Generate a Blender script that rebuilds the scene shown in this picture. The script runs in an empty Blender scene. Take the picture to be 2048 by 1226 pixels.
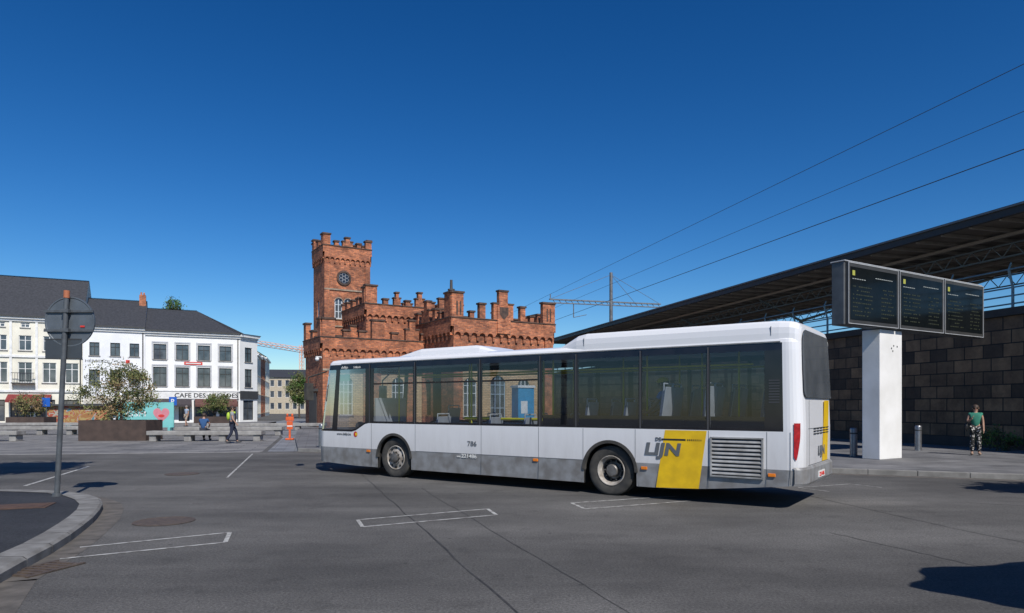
import bpy, math, random
from mathutils import Vector, Matrix
random.seed(7)
S=bpy.context.scene
COL=S.collection
R=math.radians
# ------------------------------------------------------------------ materials
def newmat(name):
    m=bpy.data.materials.new(name); m.use_nodes=True
    nt=m.node_tree; b=nt.nodes['Principled BSDF']; return m,nt,b
def c4(c): return (c[0],c[1],c[2],1)
def M(name,col,rough=.6,col2=None,scale=3,metal=0,bump=0,bscale=60,spec=.5,detail=6,lo=.35,hi=.65):
    m,nt,b=newmat(name); N=nt.nodes; L=nt.links
    b.inputs['Roughness'].default_value=rough; b.inputs['Metallic'].default_value=metal
    b.inputs['Specular IOR Level'].default_value=spec
    tc=N.new('ShaderNodeTexCoord')
    if col2 is None: col2=tuple(c*.82 for c in col)
    n=N.new('ShaderNodeTexNoise'); n.inputs['Scale'].default_value=scale; n.inputs['Detail'].default_value=detail
    L.new(tc.outputs['Object'],n.inputs['Vector'])
    r=N.new('ShaderNodeValToRGB'); r.color_ramp.elements[0].position=lo; r.color_ramp.elements[1].position=hi
    r.color_ramp.elements[0].color=c4(col); r.color_ramp.elements[1].color=c4(col2)
    L.new(n.outputs['Fac'],r.inputs['Fac']); L.new(r.outputs['Color'],b.inputs['Base Color'])
    if bump:
        n2=N.new('ShaderNodeTexNoise'); n2.inputs['Scale'].default_value=bscale; n2.inputs['Detail'].default_value=4
        L.new(tc.outputs['Object'],n2.inputs['Vector'])
        bp=N.new('ShaderNodeBump'); bp.inputs['Strength'].default_value=bump; bp.inputs['Distance'].default_value=.02
        L.new(n2.outputs['Fac'],bp.inputs['Height']); L.new(bp.outputs['Normal'],b.inputs['Normal'])
    return m
def Mbrick(name,c1,c2,mortar,bw=.24,bh=.08,ms=.012,blot=.55,wscale=.5,rough=.85,offset=.5,dark=(.05,.035,.03),lo=.48,hi=.72,mid=0):
    m,nt,b=newmat(name); N=nt.nodes; L=nt.links
    b.inputs['Roughness'].default_value=rough
    tc=N.new('ShaderNodeTexCoord'); sp=N.new('ShaderNodeSeparateXYZ'); L.new(tc.outputs['Object'],sp.inputs[0])
    ad=N.new('ShaderNodeMath'); ad.operation='ADD'; L.new(sp.outputs[0],ad.inputs[0]); L.new(sp.outputs[1],ad.inputs[1])
    cb=N.new('ShaderNodeCombineXYZ'); L.new(ad.outputs[0],cb.inputs[0]); L.new(sp.outputs[2],cb.inputs[1])
    br=N.new('ShaderNodeTexBrick'); L.new(cb.outputs[0],br.inputs['Vector'])
    br.inputs['Scale'].default_value=1; br.inputs['Brick Width'].default_value=bw; br.inputs['Row Height'].default_value=bh
    br.inputs['Mortar Size'].default_value=ms; br.inputs['Color1'].default_value=c4(c1); br.inputs['Color2'].default_value=c4(c2)
    br.inputs['Mortar'].default_value=c4(mortar); br.offset=offset; br.inputs['Bias'].default_value=-.1
    n=N.new('ShaderNodeTexNoise'); n.inputs['Scale'].default_value=wscale; n.inputs['Detail'].default_value=9; n.inputs['Roughness'].default_value=.7
    L.new(tc.outputs['Object'],n.inputs['Vector'])
    r=N.new('ShaderNodeValToRGB'); r.color_ramp.elements[0].position=lo; r.color_ramp.elements[1].position=hi
    L.new(n.outputs['Fac'],r.inputs['Fac'])
    mu=N.new('ShaderNodeMath'); mu.operation='MULTIPLY'; mu.inputs[1].default_value=blot; L.new(r.outputs['Color'],mu.inputs[0])
    mx=N.new('ShaderNodeMixRGB'); L.new(mu.outputs[0],mx.inputs[0]); L.new(br.outputs['Color'],mx.inputs[1]); mx.inputs[2].default_value=c4(dark)
    o=mx.outputs[0]
    if mid:
        n3=N.new('ShaderNodeTexNoise'); n3.inputs['Scale'].default_value=mid; n3.inputs['Detail'].default_value=5; n3.inputs['Roughness'].default_value=.8; L.new(tc.outputs['Object'],n3.inputs['Vector'])
        r3=N.new('ShaderNodeValToRGB'); r3.color_ramp.elements[0].position=.32; r3.color_ramp.elements[1].position=.68
        r3.color_ramp.elements[0].color=(.5,.46,.44,1); r3.color_ramp.elements[1].color=(1.5,1.47,1.44,1); L.new(n3.outputs['Fac'],r3.inputs['Fac'])
        q=N.new('ShaderNodeMixRGB'); q.blend_type='MULTIPLY'; q.inputs[0].default_value=1; L.new(o,q.inputs[1]); L.new(r3.outputs[0],q.inputs[2]); o=q.outputs[0]
    L.new(o,b.inputs['Base Color'])
    bp=N.new('ShaderNodeBump'); bp.inputs['Strength'].default_value=.5; bp.inputs['Distance'].default_value=.02; bp.invert=True
    L.new(br.outputs['Fac'],bp.inputs['Height']); L.new(bp.outputs['Normal'],b.inputs['Normal'])
    return m
def Mglass(name,tint=(.5,.55,.55),gl=.12):
    m=bpy.data.materials.new(name); m.use_nodes=True; nt=m.node_tree; N=nt.nodes; L=nt.links
    N.remove(N['Principled BSDF']); out=N['Material Output']
    t=N.new('ShaderNodeBsdfTransparent'); t.inputs[0].default_value=c4(tint)
    g=N.new('ShaderNodeBsdfGlossy'); g.inputs['Roughness'].default_value=.02; g.inputs[0].default_value=(.9,.95,1,1)
    lw=N.new('ShaderNodeLayerWeight'); lw.inputs[0].default_value=.25
    mt=N.new('ShaderNodeMath'); mt.operation='MULTIPLY_ADD'; mt.inputs[1].default_value=.5; mt.inputs[2].default_value=gl
    L.new(lw.outputs['Fresnel'],mt.inputs[0])
    mx=N.new('ShaderNodeMixShader'); L.new(mt.outputs[0],mx.inputs[0]); L.new(t.outputs[0],mx.inputs[1]); L.new(g.outputs[0],mx.inputs[2])
    L.new(mx.outputs[0],out.inputs[0]); return m

def Masphalt(name,base=(.100,.097,.094),dark=(.062,.060,.059),light=(.142,.138,.133)):
    m,nt,b=newmat(name); N=nt.nodes; L=nt.links
    tc=N.new('ShaderNodeTexCoord'); b.inputs['Roughness'].default_value=.88; b.inputs['Specular IOR Level'].default_value=.25
    def noise(s,d=6,r=.6,vec=None):
        n=N.new('ShaderNodeTexNoise'); n.inputs['Scale'].default_value=s; n.inputs['Detail'].default_value=d; n.inputs['Roughness'].default_value=r
        L.new(vec or tc.outputs['Object'],n.inputs['Vector']); return n.outputs['Fac']
    def ramp(f,a,bb,ca,cb_):
        r=N.new('ShaderNodeValToRGB'); r.color_ramp.elements[0].position=a; r.color_ramp.elements[1].position=bb
        r.color_ramp.elements[0].color=c4(ca); r.color_ramp.elements[1].color=c4(cb_); L.new(f,r.inputs['Fac']); return r.outputs['Color']
    mp=N.new('ShaderNodeMapping'); mp.inputs['Rotation'].default_value=(0,0,R(-35)); mp.inputs['Scale'].default_value=(.25,1.2,1)
    L.new(tc.outputs['Object'],mp.inputs['Vector'])
    a=ramp(noise(.25,8,.65),.38,.62,dark,light)
    st=ramp(noise(.5,6,.6,mp.outputs[0]),.35,.7,(.70,.70,.70),(1.22,1.21,1.20))
    fine=ramp(noise(38,4,.85),.32,.68,(.45,.45,.45),(1.6,1.6,1.58))
    sp=ramp(noise(2.3,10,.75),.54,.7,(1,1,1),(.64,.64,.64))
    def mul(x,y,f=1):
        q=N.new('ShaderNodeMixRGB'); q.blend_type='MULTIPLY'; q.inputs[0].default_value=f; L.new(x,q.inputs[1]); L.new(y,q.inputs[2]); return q.outputs[0]
    mixb=N.new('ShaderNodeMixRGB'); mixb.inputs[0].default_value=.55; mixb.inputs[1].default_value=c4(base); L.new(a,mixb.inputs[2])
    o=mul(mul(mul(mixb.outputs[0],st),fine),sp,.8)
    vo=N.new('ShaderNodeTexVoronoi'); vo.inputs['Scale'].default_value=45; L.new(tc.outputs['Object'],vo.inputs['Vector'])
    spk=ramp(vo.outputs['Distance'],.10,.2,(2.2,2.15,2.1),(1,1,1)); o=mul(o,spk,.7)
    vo2=N.new('ShaderNodeTexVoronoi'); vo2.inputs['Scale'].default_value=1.7; L.new(tc.outputs['Object'],vo2.inputs['Vector'])
    sp2=ramp(vo2.outputs['Distance'],.03,.06,(.45,.45,.45),(1,1,1)); o=mul(o,sp2,.8)
    L.new(o,b.inputs['Base Color'])
    bp=N.new('ShaderNodeBump'); bp.inputs['Strength'].default_value=.5; bp.inputs['Distance'].default_value=.01
    L.new(noise(90,3,.7),bp.inputs['Height']); L.new(bp.outputs['Normal'],b.inputs['Normal'])
    return m
def Mpaint(name):
    m,nt,b=newmat(name); N=nt.nodes; L=nt.links
    tc=N.new('ShaderNodeTexCoord'); sp=N.new('ShaderNodeSeparateXYZ'); L.new(tc.outputs['Object'],sp.inputs[0])
    mp=N.new('ShaderNodeMapping'); mp.inputs['Scale'].default_value=(2.5,2.5,.5); L.new(tc.outputs['Object'],mp.inputs['Vector'])
    n=N.new('ShaderNodeTexNoise'); n.inputs['Scale'].default_value=2; n.inputs['Detail'].default_value=9; n.inputs['Roughness'].default_value=.75; L.new(mp.outputs[0],n.inputs['Vector'])
    g=N.new('ShaderNodeMapRange'); g.inputs[1].default_value=1.4; g.inputs[2].default_value=.2; g.inputs[3].default_value=.10; g.inputs[4].default_value=.95; L.new(sp.outputs[2],g.inputs[0])
    mu=N.new('ShaderNodeMath'); mu.operation='MULTIPLY'; L.new(n.outputs['Fac'],mu.inputs[0]); L.new(g.outputs[0],mu.inputs[1])
    mx=N.new('ShaderNodeMixRGB'); L.new(mu.outputs[0],mx.inputs[0]); mx.inputs[1].default_value=(.76,.76,.77,1); mx.inputs[2].default_value=(.27,.245,.22,1)
    L.new(mx.outputs[0],b.inputs['Base Color']); b.inputs['Roughness'].default_value=.3; b.inputs['Coat Weight'].default_value=.3
    return m
white=Mpaint('bus_white_paint')
busgrey=M('bus_grey_paint',(.28,.285,.29),.4,(.18,.172,.165),4)
black=M('black_gloss',(.012,.013,.017),.10,(.02,.02,.024),3)
rubber=M('rubber',(.03,.029,.028),.85,(.065,.06,.052),6,bump=.2)
matte=M('matte_black',(.012,.012,.012),.9)
yellow=M('yellow_paint',(.82,.52,.01),.4,(.68,.42,.01),5)
railyellow=M('rail_yellow',(.78,.68,.04),.4)
orange=M('orange_lens',(.8,.22,.02),.3)
redl=M('red_lens',(.42,.012,.018),.2,(.25,.006,.01),14)
chrome=M('hub_metal',(.20,.19,.18),.5,(.08,.07,.06),9,metal=.4)
rimwhite=M('rim_paint',(.46,.43,.39),.55,(.20,.17,.14),7)
txtgrey=M('letter_grey',(.13,.14,.15),.5)
txtblack=M('letter_black',(.02,.02,.02),.5)
txtwhite=M('letter_white',(.75,.75,.72),.5)
txtred=M('letter_red',(.6,.04,.03),.5)
busglass=Mglass('bus_glass',(.62,.655,.70),.05)
seatblue=M('seat_fabric',(.05,.08,.16),.9,(.09,.13,.24),30)
seatgrey=M('seat_shell',(.55,.56,.57),.5)
grillem=M('grille_slat',(.36,.36,.355),.5,(.24,.235,.225),5)
floorm=M('bus_floor',(.06,.06,.065),.7)
asphalt=Masphalt('asphalt')
darkasph=Masphalt('dark_asphalt',(.034,.036,.042),(.024,.025,.03),(.045,.048,.054))
concrete=M('concrete',(.33,.32,.30),.85,(.20,.19,.18),2.5,bump=.3)
pkerb=M('pavement_kerb_stone',(.24,.232,.218),.85,(.15,.145,.135),3,bump=.3)
islk=M('island_kerb_stone',(.22,.215,.205),.85,(.135,.13,.12),4,bump=.3)
kerbm=M('kerb_stone',(.20,.19,.175),.85,(.12,.115,.105),3,bump=.4,bscale=40)
gutm=M('gutter_stone',(.125,.112,.098),.9,(.075,.068,.06),5,bump=.4,bscale=40)
worn=M('worn_paint',(.42,.42,.40),.8,(.14,.13,.12),9,lo=.42,hi=.68)
seamm=M('tar_seam',(.022,.021,.02),.7,(.05,.047,.045),7)
iron=M('cast_iron',(.06,.045,.038),.7,(.10,.075,.055),12,bump=.6,bscale=30)
rustm=M('rusty_plate',(.10,.055,.035),.8,(.06,.035,.025),8,bump=.5)
steel=M('brushed_steel',(.35,.35,.36),.35,(.25,.25,.26),10,metal=.8)
polegrey=M('pole_grey',(.09,.10,.11),.5,(.06,.065,.07),8)
signback=M('sign_back',(.13,.15,.17),.45,(.10,.115,.13),5,metal=.3)
winglass=M('window_glass',(.03,.04,.055),.05,(.11,.125,.14),.9,spec=.8)
framew=M('frame_white',(.78,.78,.76),.5)
framed=M('frame_dark',(.05,.05,.05),.5)
frameb=M('frame_blue',(.45,.55,.62),.5)
brick=Mbrick('red_brick',(.58,.19,.08),(.22,.06,.032),(.24,.16,.11),.30,.10,.014,.75,.35,dark=(.06,.032,.023),lo=.48,hi=.70,mid=1.6)
tanbrick=Mbrick('tan_brick',(.72,.48,.26),(.54,.34,.17),(.30,.22,.15),.36,.13,.018,.2,.6)
cap=M('cap_stone',(.12,.07,.05),.85,(.045,.032,.028),3,bump=.3,bscale=20)
trimst=M('trim_stone',(.36,.29,.22),.8,(.20,.15,.11),3)
slate=M('slate',(.045,.047,.055),.7,(.026,.028,.033),6,bump=.3,bscale=20)
def paving(name,c1,c2,mo,w,h,ms=.01):
    m,nt,b=newmat(name); N=nt.nodes; L=nt.links; b.inputs['Roughness'].default_value=.85
    tc=N.new('ShaderNodeTexCoord'); mp=N.new('ShaderNodeMapping'); mp.inputs['Rotation'].default_value=(0,0,R(-16)); L.new(tc.outputs['Object'],mp.inputs[0])
    br=N.new('ShaderNodeTexBrick'); L.new(mp.outputs[0],br.inputs['Vector']); br.inputs['Scale'].default_value=1
    br.inputs['Brick Width'].default_value=w; br.inputs['Row Height'].default_value=h; br.inputs['Mortar Size'].default_value=ms
    br.inputs['Color1'].default_value=c4(c1); br.inputs['Color2'].default_value=c4(c2); br.inputs['Mortar'].default_value=c4(mo)
    n=N.new('ShaderNodeTexNoise'); n.inputs['Scale'].default_value=.7; n.inputs['Detail'].default_value=8; L.new(tc.outputs['Object'],n.inputs[0])
    r=N.new('ShaderNodeValToRGB'); r.color_ramp.elements[0].position=.35; r.color_ramp.elements[1].position=.65
    r.color_ramp.elements[0].color=(.65,.65,.65,1); r.color_ramp.elements[1].color=(1.2,1.18,1.15,1); L.new(n.outputs[0],r.inputs[0])
    q=N.new('ShaderNodeMixRGB'); q.blend_type='MULTIPLY'; q.inputs[0].default_value=1; L.new(br.outputs['Color'],q.inputs[1]); L.new(r.outputs[0],q.inputs[2])
    L.new(q.outputs[0],b.inputs['Base Color']); return m
plazam=paving('plaza_paving',(.20,.195,.19),(.15,.148,.15),(.09,.09,.09),1.2,.6,.02)
stationpave=paving('station_paving',(.165,.165,.17),(.125,.125,.13),(.07,.07,.07),.8,.4,.015)
streetpave=paving('street_paving',(.21,.22,.24),(.16,.17,.185),(.09,.09,.095),.8,.4,.015)
stonewall=Mbrick('stone_panels',(.23,.14,.075),(.020,.016,.013),(.008,.007,.006),.78,.50,.022,.6,.5,.75,.41,(.02,.015,.012),lo=.48,hi=.72,mid=.8)
# ------------------------------------------------------------------ mesh builder
class MB:
    def __init__(s): s.v=[]; s.f=[]; s.m=[]
    def add(s,pts,m=0):
        i=len(s.v); s.v+= [tuple(p) for p in pts]; s.f.append(tuple(range(i,i+len(pts)))); s.m.append(m)
    def mesh(s,vs,fs,m=0):
        i=len(s.v); s.v+=[tuple(p) for p in vs]
        for f in fs: s.f.append(tuple(i+k for k in f)); s.m.append(m)
    def box(s,x0,x1,y0,y1,z0,z1,m=0):
        vs=[(x,y,z) for x in(x0,x1) for y in(y0,y1) for z in(z0,z1)]
        s.mesh(vs,[(0,1,3,2),(4,6,7,5),(0,4,5,1),(2,3,7,6),(0,2,6,4),(1,5,7,3)],m)
    def fbox(s,f,a0,a1,b0,b1,c0,c1,m=0):
        vs=[f(x,y,z) for x in(a0,a1) for y in(b0,b1) for z in(c0,c1)]
        s.mesh(vs,[(0,1,3,2),(4,6,7,5),(0,4,5,1),(2,3,7,6),(0,2,6,4),(1,5,7,3)],m)
    def tube(s,p0,p1,r0,r1=None,n=10,m=0,caps=True):
        r1=r0 if r1 is None else r1; p0=Vector(p0); p1=Vector(p1); d=(p1-p0).normalized()
        a=d.orthogonal().normalized(); b=d.cross(a)
        vs=[]
        for p,r in((p0,r0),(p1,r1)):
            for k in range(n):
                t=2*math.pi*k/n; vs.append(p+a*r*math.cos(t)+b*r*math.sin(t))
        fs=[(k,(k+1)%n,n+(k+1)%n,n+k) for k in range(n)]
        if caps: fs+= [tuple(reversed(range(n))),tuple(range(n,2*n))]
        s.mesh(vs,fs,m)
    def lathe(s,prof,mat4,n=32,m=0,ms=None):
        vs=[]
        for r,h in prof:
            for k in range(n):
                t=2*math.pi*k/n; vs.append(mat4@Vector((r*math.cos(t),r*math.sin(t),h)))
        i0=len(s.v); s.v+=[tuple(v) for v in vs]
        for j in range(len(prof)-1):
            for k in range(n):
                s.f.append((i0+j*n+k,i0+j*n+(k+1)%n,i0+(j+1)*n+(k+1)%n,i0+(j+1)*n+k)); s.m.append(ms[j] if ms else m)
    def ball(s,c,r,m=0,n=10,k=7):
        rx,ry,rz=(r,r,r) if not hasattr(r,'__len__') else r
        vs=[];fs=[]
        for j in range(k+1):
            ph=math.pi*j/k
            for i in range(n):
                t=2*math.pi*i/n; vs.append((c[0]+rx*math.sin(ph)*math.cos(t),c[1]+ry*math.sin(ph)*math.sin(t),c[2]+rz*math.cos(ph)))
        for j in range(k):
            for i in range(n): fs.append((j*n+i,(j+1)*n+i,(j+1)*n+(i+1)%n,j*n+(i+1)%n))
        s.mesh(vs,fs,m)
    def obj(s,name,mats,parent=None,smooth=None,bevel=0,label=None,loc=None,**kw):
        me=bpy.data.meshes.new(name); me.from_pydata(s.v,[],s.f)
        for q in mats: me.materials.append(q)
        me.polygons.foreach_set('material_index',s.m)
        if smooth:
            me.polygons.foreach_set('use_smooth',[True]*len(s.f)); me.update()
            try: me.set_sharp_from_angle(angle=R(smooth))
            except Exception: pass
        me.update()
        o=bpy.data.objects.new(name,me); COL.objects.link(o)
        if parent: o.parent=parent
        if loc: o.location=loc
        if bevel:
            b=o.modifiers.new('bevel','BEVEL'); b.width=bevel; b.segments=2; b.limit_method='ANGLE'
        if label: o['label']=label
        for k,v in kw.items(): o[k]=v
        return o
def top(name,label,cat,loc,rot=0,group=None):
    e=bpy.data.objects.new(name,None); COL.objects.link(e); e.location=loc; e.rotation_euler=(0,0,rot)
    e.empty_display_size=.2; e['label']=label; e['category']=cat
    if group: e['group']=group
    return e
def tag(o,label,cat,group=None):
    o['label']=label; o['category']=cat
    if group: o['group']=group
def text(body,size,mat,parent,origin,xd,yd,name='lettering',width=None,extr=.003,off=0,align='LEFT',shear=0):
    cu=bpy.data.curves.new('t','FONT'); cu.body=body; cu.size=size; cu.extrude=extr; cu.offset=off; cu.align_x=align; cu.shear=shear
    cu.resolution_u=3
    t=bpy.data.objects.new('t',cu); COL.objects.link(t)
    bpy.context.view_layer.update()
    me=bpy.data.meshes.new_from_object(t.evaluated_get(bpy.context.evaluated_depsgraph_get()))
    bpy.data.objects.remove(t); me.name=name
    me.materials.clear(); me.materials.append(mat)
    xs=[v.co.x for v in me.vertices]; sx=1
    if width and xs: sx=width/(max(xs)-min(xs))
    xd=Vector(xd).normalized(); yd=Vector(yd).normalized(); zd=xd.cross(yd); o=Vector(origin)
    for v in me.vertices:
        c=v.co.copy(); v.co=o+xd*c.x*sx+yd*c.y+zd*c.z
    ob=bpy.data.objects.new(name,me); COL.objects.link(ob); ob.parent=parent
    return ob
def sheet(name,pts,z,mat,kind='structure',label=None):
    mb=MB(); mb.add([(x,y,z) for x,y in pts])
    return mb.obj(name,[mat],kind=kind)
def slab(name,pts,z0,z1,mat):
    mb=MB(); n=len(pts)
    mb.add([(x,y,z1) for x,y in pts])
    for i in range(n):
        a=pts[i]; b=pts[(i+1)%n]; mb.add([(a[0],a[1],z0),(b[0],b[1],z0),(b[0],b[1],z1),(a[0],a[1],z1)])
    return mb.obj(name,[mat],kind='structure')
def strip(mb,p,q,w,z,m=0):
    p=Vector(p);q=Vector(q);d=(q-p).normalized();n=Vector((-d.y,d.x))*w/2
    mb.add([(*(p-n),z),(*(q-n),z),(*(q+n),z),(*(p+n),z)],m)
# ------------------------------------------------------------------ ground
sheet('ground',[(-900,-300),(900,-300),(900,1500),(-900,1500)],-.03,kerbm)
sheet('road',[(-120,-40),(120,-40),(120,160),(-120,160)],0,asphalt)
plz=[(-60,20.5),(-22,23.3),(-9.3,25.4),(-12.6,37),(-27,78),(-60,64)]
sheet('plaza_pavement',plz,.004,plazam)
sheet('street_pavement',[(-9.1,25.4),(-8,25.5),(-10.8,34),(-19,61),(-26,90),(-29,90),(-24,66),(-12.4,37)],.004,streetpave)
sp=[(-8,25.5),(-4,23.5),(7.86,17.4),(11.8,15.7),(30,7.8),(60,30),(40,95),(-26,90),(-19,61),(-10.8,34)]
slab('station_pavement',sp,-.02,.12,stationpave)
mb=MB()
edge=[(-8,25.5),(-4,23.5),(7.86,17.4),(11.8,15.7),(30,7.8)]
for a,b in zip(edge,edge[1:]):
    p=Vector(a);q=Vector(b);d=(q-p).normalized();n=Vector((-d.y,d.x)); L_=(q-p).length; k=max(1,int(L_/1.0))
    for i in range(k):
        s0=p+d*(L_*i/k+.006); s1=p+d*(L_*(i+1)/k-.006)
        f=lambda x,y,z,s0=s0,d=d,n=n:(s0.x+d.x*x+n.x*y,s0.y+d.y*x+n.y*y,z)
        mb.fbox(f,0,(s1-s0).length,-.02,.16,-.01,.126)
mb.obj('pavement_kerb',[pkerb],bevel=.012,kind='structure')
mb=MB(); ed2=[(x-.1,y-.22) for x,y in edge]
for a,b in zip(ed2,ed2[1:]): strip(mb,a,b,.36,.003)
mb.obj('pavement_gutter',[gutm],kind='structure')
mb=MB()
for a,b in (((-60,20.3),(-22,23.1)),((-22,23.1),(-9.3,25.2))): strip(mb,a,b,.35,.006)
mb.obj('plaza_edge',[concrete],kind='structure')
isl=[(-4.2,5.2),(-4.93,6.57),(-5.27,7.79),(-5.55,8.6),(-5.85,9.36),(-6.2,10.2),(-6.69,11.16),(-7.1,11.8),(-7.7,12.4),(-8.49,12.85),(-9.78,13.04),(-14,13.3)]
inn=[(-4.7,5.2),(-5.30,6.57),(-5.60,7.79),(-5.87,8.6),(-6.17,9.36),(-6.52,10.2),(-6.97,11.0),(-7.38,11.53),(-7.92,12.05),(-8.6,12.5),(-9.83,12.7),(-14,13.0)]
def resamp(P,n):
    V=[Vector(p) for p in P]; ds=[0]
    for a,b in zip(V,V[1:]): ds.append(ds[-1]+(b-a).length)
    out=[]
    for k in range(n+1):
        t=ds[-1]*k/n; i=0
        while i<len(V)-2 and ds[i+1]<t: i+=1
        out.append(V[i].lerp(V[i+1],(t-ds[i])/(ds[i+1]-ds[i])))
    return out
A_=resamp(isl,20);B_=resamp(inn,20)
mb=MB()
for i in range(20):
    a,b=A_[i].lerp(A_[i+1],.01),A_[i].lerp(A_[i+1],.99); d,c=B_[i].lerp(B_[i+1],.01),B_[i].lerp(B_[i+1],.99)
    am=a.lerp(d,.12);bm_=b.lerp(c,.12)
    mb.add([(*am,.12),(*bm_,.12),(*c,.124),(*d,.124)]); mb.add([(*a,.09),(*b,.09),(*bm_,.12),(*am,.12)]); mb.add([(*a,-.01),(*b,-.01),(*b,.09),(*a,.09)])
    mb.add([(*a,-.01),(*d,-.01),(*d,.12),(*a,.09)]); mb.add([(*b,-.01),(*c,-.01),(*c,.12),(*b,.09)])
mb.obj('island_kerb',[islk],kind='structure')
mb=MB(); mb.add([(x,y,.116) for x,y in inn]+[(-14,5.2,.116)]); mb.obj('island_pavement',[darkasph],kind='structure')
mb=MB(); strip(mb,(-14,12.55),(-9.9,12.3),.10,.121); mb.obj('island_marking',[worn],kind='structure')
mb=MB()
for i in range(len(isl)-1):
    a,b=Vector(isl[i]),Vector(isl[i+1]); d=(b-a).normalized(); n=Vector((d.y,-d.x))*.30
    mb.add([(*a,.003),(*b,.003),(*(b+n),.003),(*(a+n),.003)])
mb.obj('gutter',[gutm],kind='structure')
mb=MB(); Z=.005
def rect(pts,w=.055,close=True):
    n=len(pts)
    for i in range(n if close else n-1): strip(mb,pts[i],pts[(i+1)%n],w,Z+.0004*(i%2))
rect([(-5.02,7.58),(-3.57,8.5),(-3.79,9.17),(-5.19,8.2)][0:4],close=False)
rect([(-2.10,9.59),(-.242,10.64),(-.404,11.26),(-2.30,10.18)])
rect([(3.1,12.85),(1.04,11.96),(1.2,11.26),(3.2,12.22)],close=False)
rect([(6.3,13.55),(5.95,14.2),(7.37,14.87),(7.7,14.2)],.04,False)
strip(mb,(-10.35,14.5),(-11.9,19.2),.08,Z); strip(mb,(-6.76,16.2),(-9.2,24.2),.05,Z)
mb.obj('road_marking',[worn],kind='structure')
mb=MB()
def wob(p,q,w,k=14):
    p=Vector(p);q=Vector(q);last=p
    for i in range(1,k+1):
        r=p.lerp(q,i/k)+Vector((random.uniform(-.02,.02),random.uniform(-.02,.02))); strip(mb,last,r,w*random.uniform(.6,1.2),.0025); last=r
wob((-3.9,17.5),(.5,4.2),.024,24); wob((-1.9,14.2),(1.3,4.6),.014,20); wob((4.27,9.17),(4.95,7.2),.02); wob((5.4,14.3),(6.1,9.6),.018)
wob((-12,15),(-6.5,16.4),.018); wob((8,12),(14,9),.02); wob((-9,21),(-3.9,17.5),.016); wob((6.1,9.6),(7.0,6.0),.012); wob((-6.5,16.4),(8,12),.010,30)
mb.obj('road_seam',[seamm],kind='structure')
def manhole(x,y,r,z=.004):
    mb=MB(); n=28
    mb.lathe([(r,0),(r,.006),(r-.05,.006),(r-.055,.002),(r-.07,.002),(r-.075,.005),(0.001,.005)],Matrix.Identity(4),n)
    o=mb.obj('manhole_cover',[iron],loc=(x,y,z)); tag(o,'round rusty iron manhole cover in the asphalt','manhole cover','manhole covers in the road')
manhole(-5.12,10.05,.42); manhole(-8.24,17.06,.4)
mb=MB(); mb.box(-.42,.42,-.3,.3,0,.008); mb.box(-.36,.36,-.24,.24,.008,.012); o=mb.obj('inspection_cover',[rustm],loc=(-7.75,10.75,.118)); tag(o,'rusty rectangular inspection cover in dark pavement','inspection cover'); o.rotation_euler=(0,0,R(20))
mb=MB()
for k in range(7): mb.box(-.3+k*.09,-.26+k*.09,-.16,.16,0,.012)
mb.box(-.33,.33,-.2,-.16,0,.013);mb.box(-.33,.33,.16,.2,0,.013);mb.box(-.32,.32,-.17,.17,-.001,.003)
o=mb.obj('drain_grate',[iron],loc=(-4.88,7.1,.004)); tag(o,'iron drain grate in the gutter beside the kerb','drain grate'); o.rotation_euler=(0,0,R(75))
# ------------------------------------------------------------------ BUS
LB=12.05; W=1.25
bus=top('city_bus','white and grey single-deck city bus with yellow stripe on asphalt','bus',(5.39,11.99,0),math.atan2(.575,-.819))
def halfw(x):
    r=.24
    if x<r: return W-r*(1-math.sqrt(max(0,1-((r-x)/r)**2)))
    r=.42
    if x>LB-r: return W-.45*(1-math.sqrt(max(0,1-((x-LB+r)/r)**2)))
    return W
def endk(x):
    r=.3
    if x<r: return .35+.65*math.sqrt(max(0,1-((r-x)/r)**2))
    if x>LB-r: return .2+.8*math.sqrt(max(0,1-((x-LB+r)/r)**2))
    return 1
def rx(z): return .06*max(0,(z-1.8)/1.2)
def rake(x,z):
    if x>LB-1.3: return x-.40*max(0,(z-1.0)/1.8)*((x-(LB-1.3))/1.3)
    if x<.6: return x+rx(z)*((.6-x)/.6)
    return x
RA=.555; WC=[3.455,9.145]; WZ=.47
def zb(x):
    for c in WC:
        if abs(x-c)<RA-1e-4: return WZ+math.sqrt(RA*RA-(x-c)**2)
    z=.215
    if x<2.2: z+=.2*((2.2-x)/2.2)**1.2
    if x>LB-1.6: z+=.06*((x-LB+1.6)/1.6)
    return z
def zwb(x):
    if x<10.0: return 1.28
    if x>10.6: return 1.06
    t=(x-10)/.6; return 1.28-.22*(t*t*(3-2*t))
panes=[(.60,1.51),(1.59,2.78),(2.86,4.12),(4.24,4.96),(5.08,6.49),(6.63,8.41),(8.53,9.82),(10.12,11.15)]
xs=set([0,.02,.05,.09,.14,.19,.24,.3,.45,.6,.8,1.2,LB])
for a,b in panes: xs|={a,b}
for k in range(1,14): xs.add(LB-.42+ .42*math.sin(k/14*math.pi/2))
for c in WC:
    xs|={c-RA-.0005,c-RA+.0002,c+RA-.0002,c+RA+.0005}
    for k in range(1,24): xs.add(c-RA*math.cos(math.pi*k/24))
    dz=.655-WZ; xs|={c-math.sqrt(RA**2-dz**2),c+math.sqrt(RA**2-dz**2)}
for v in (2.2,5.6,7.2,7.8,10,10.15,10.3,10.45,10.6,10.9,11.1,11.35): xs.add(v)
xs=sorted(xs)
def prof(x):
    h=halfw(x); k=endk(x); b=zb(x)
    return [(h-.02,b),(h,max(b,.655)),(h,zwb(x)),(h,zwb(x)+.05),(h-.012,2.62),(h-.02,2.745),(h-.035,2.745+.055*k),(h-.10,2.745+.11*k),(h-.3,2.745+.15*k),(0,2.745+.17*k)]
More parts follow.
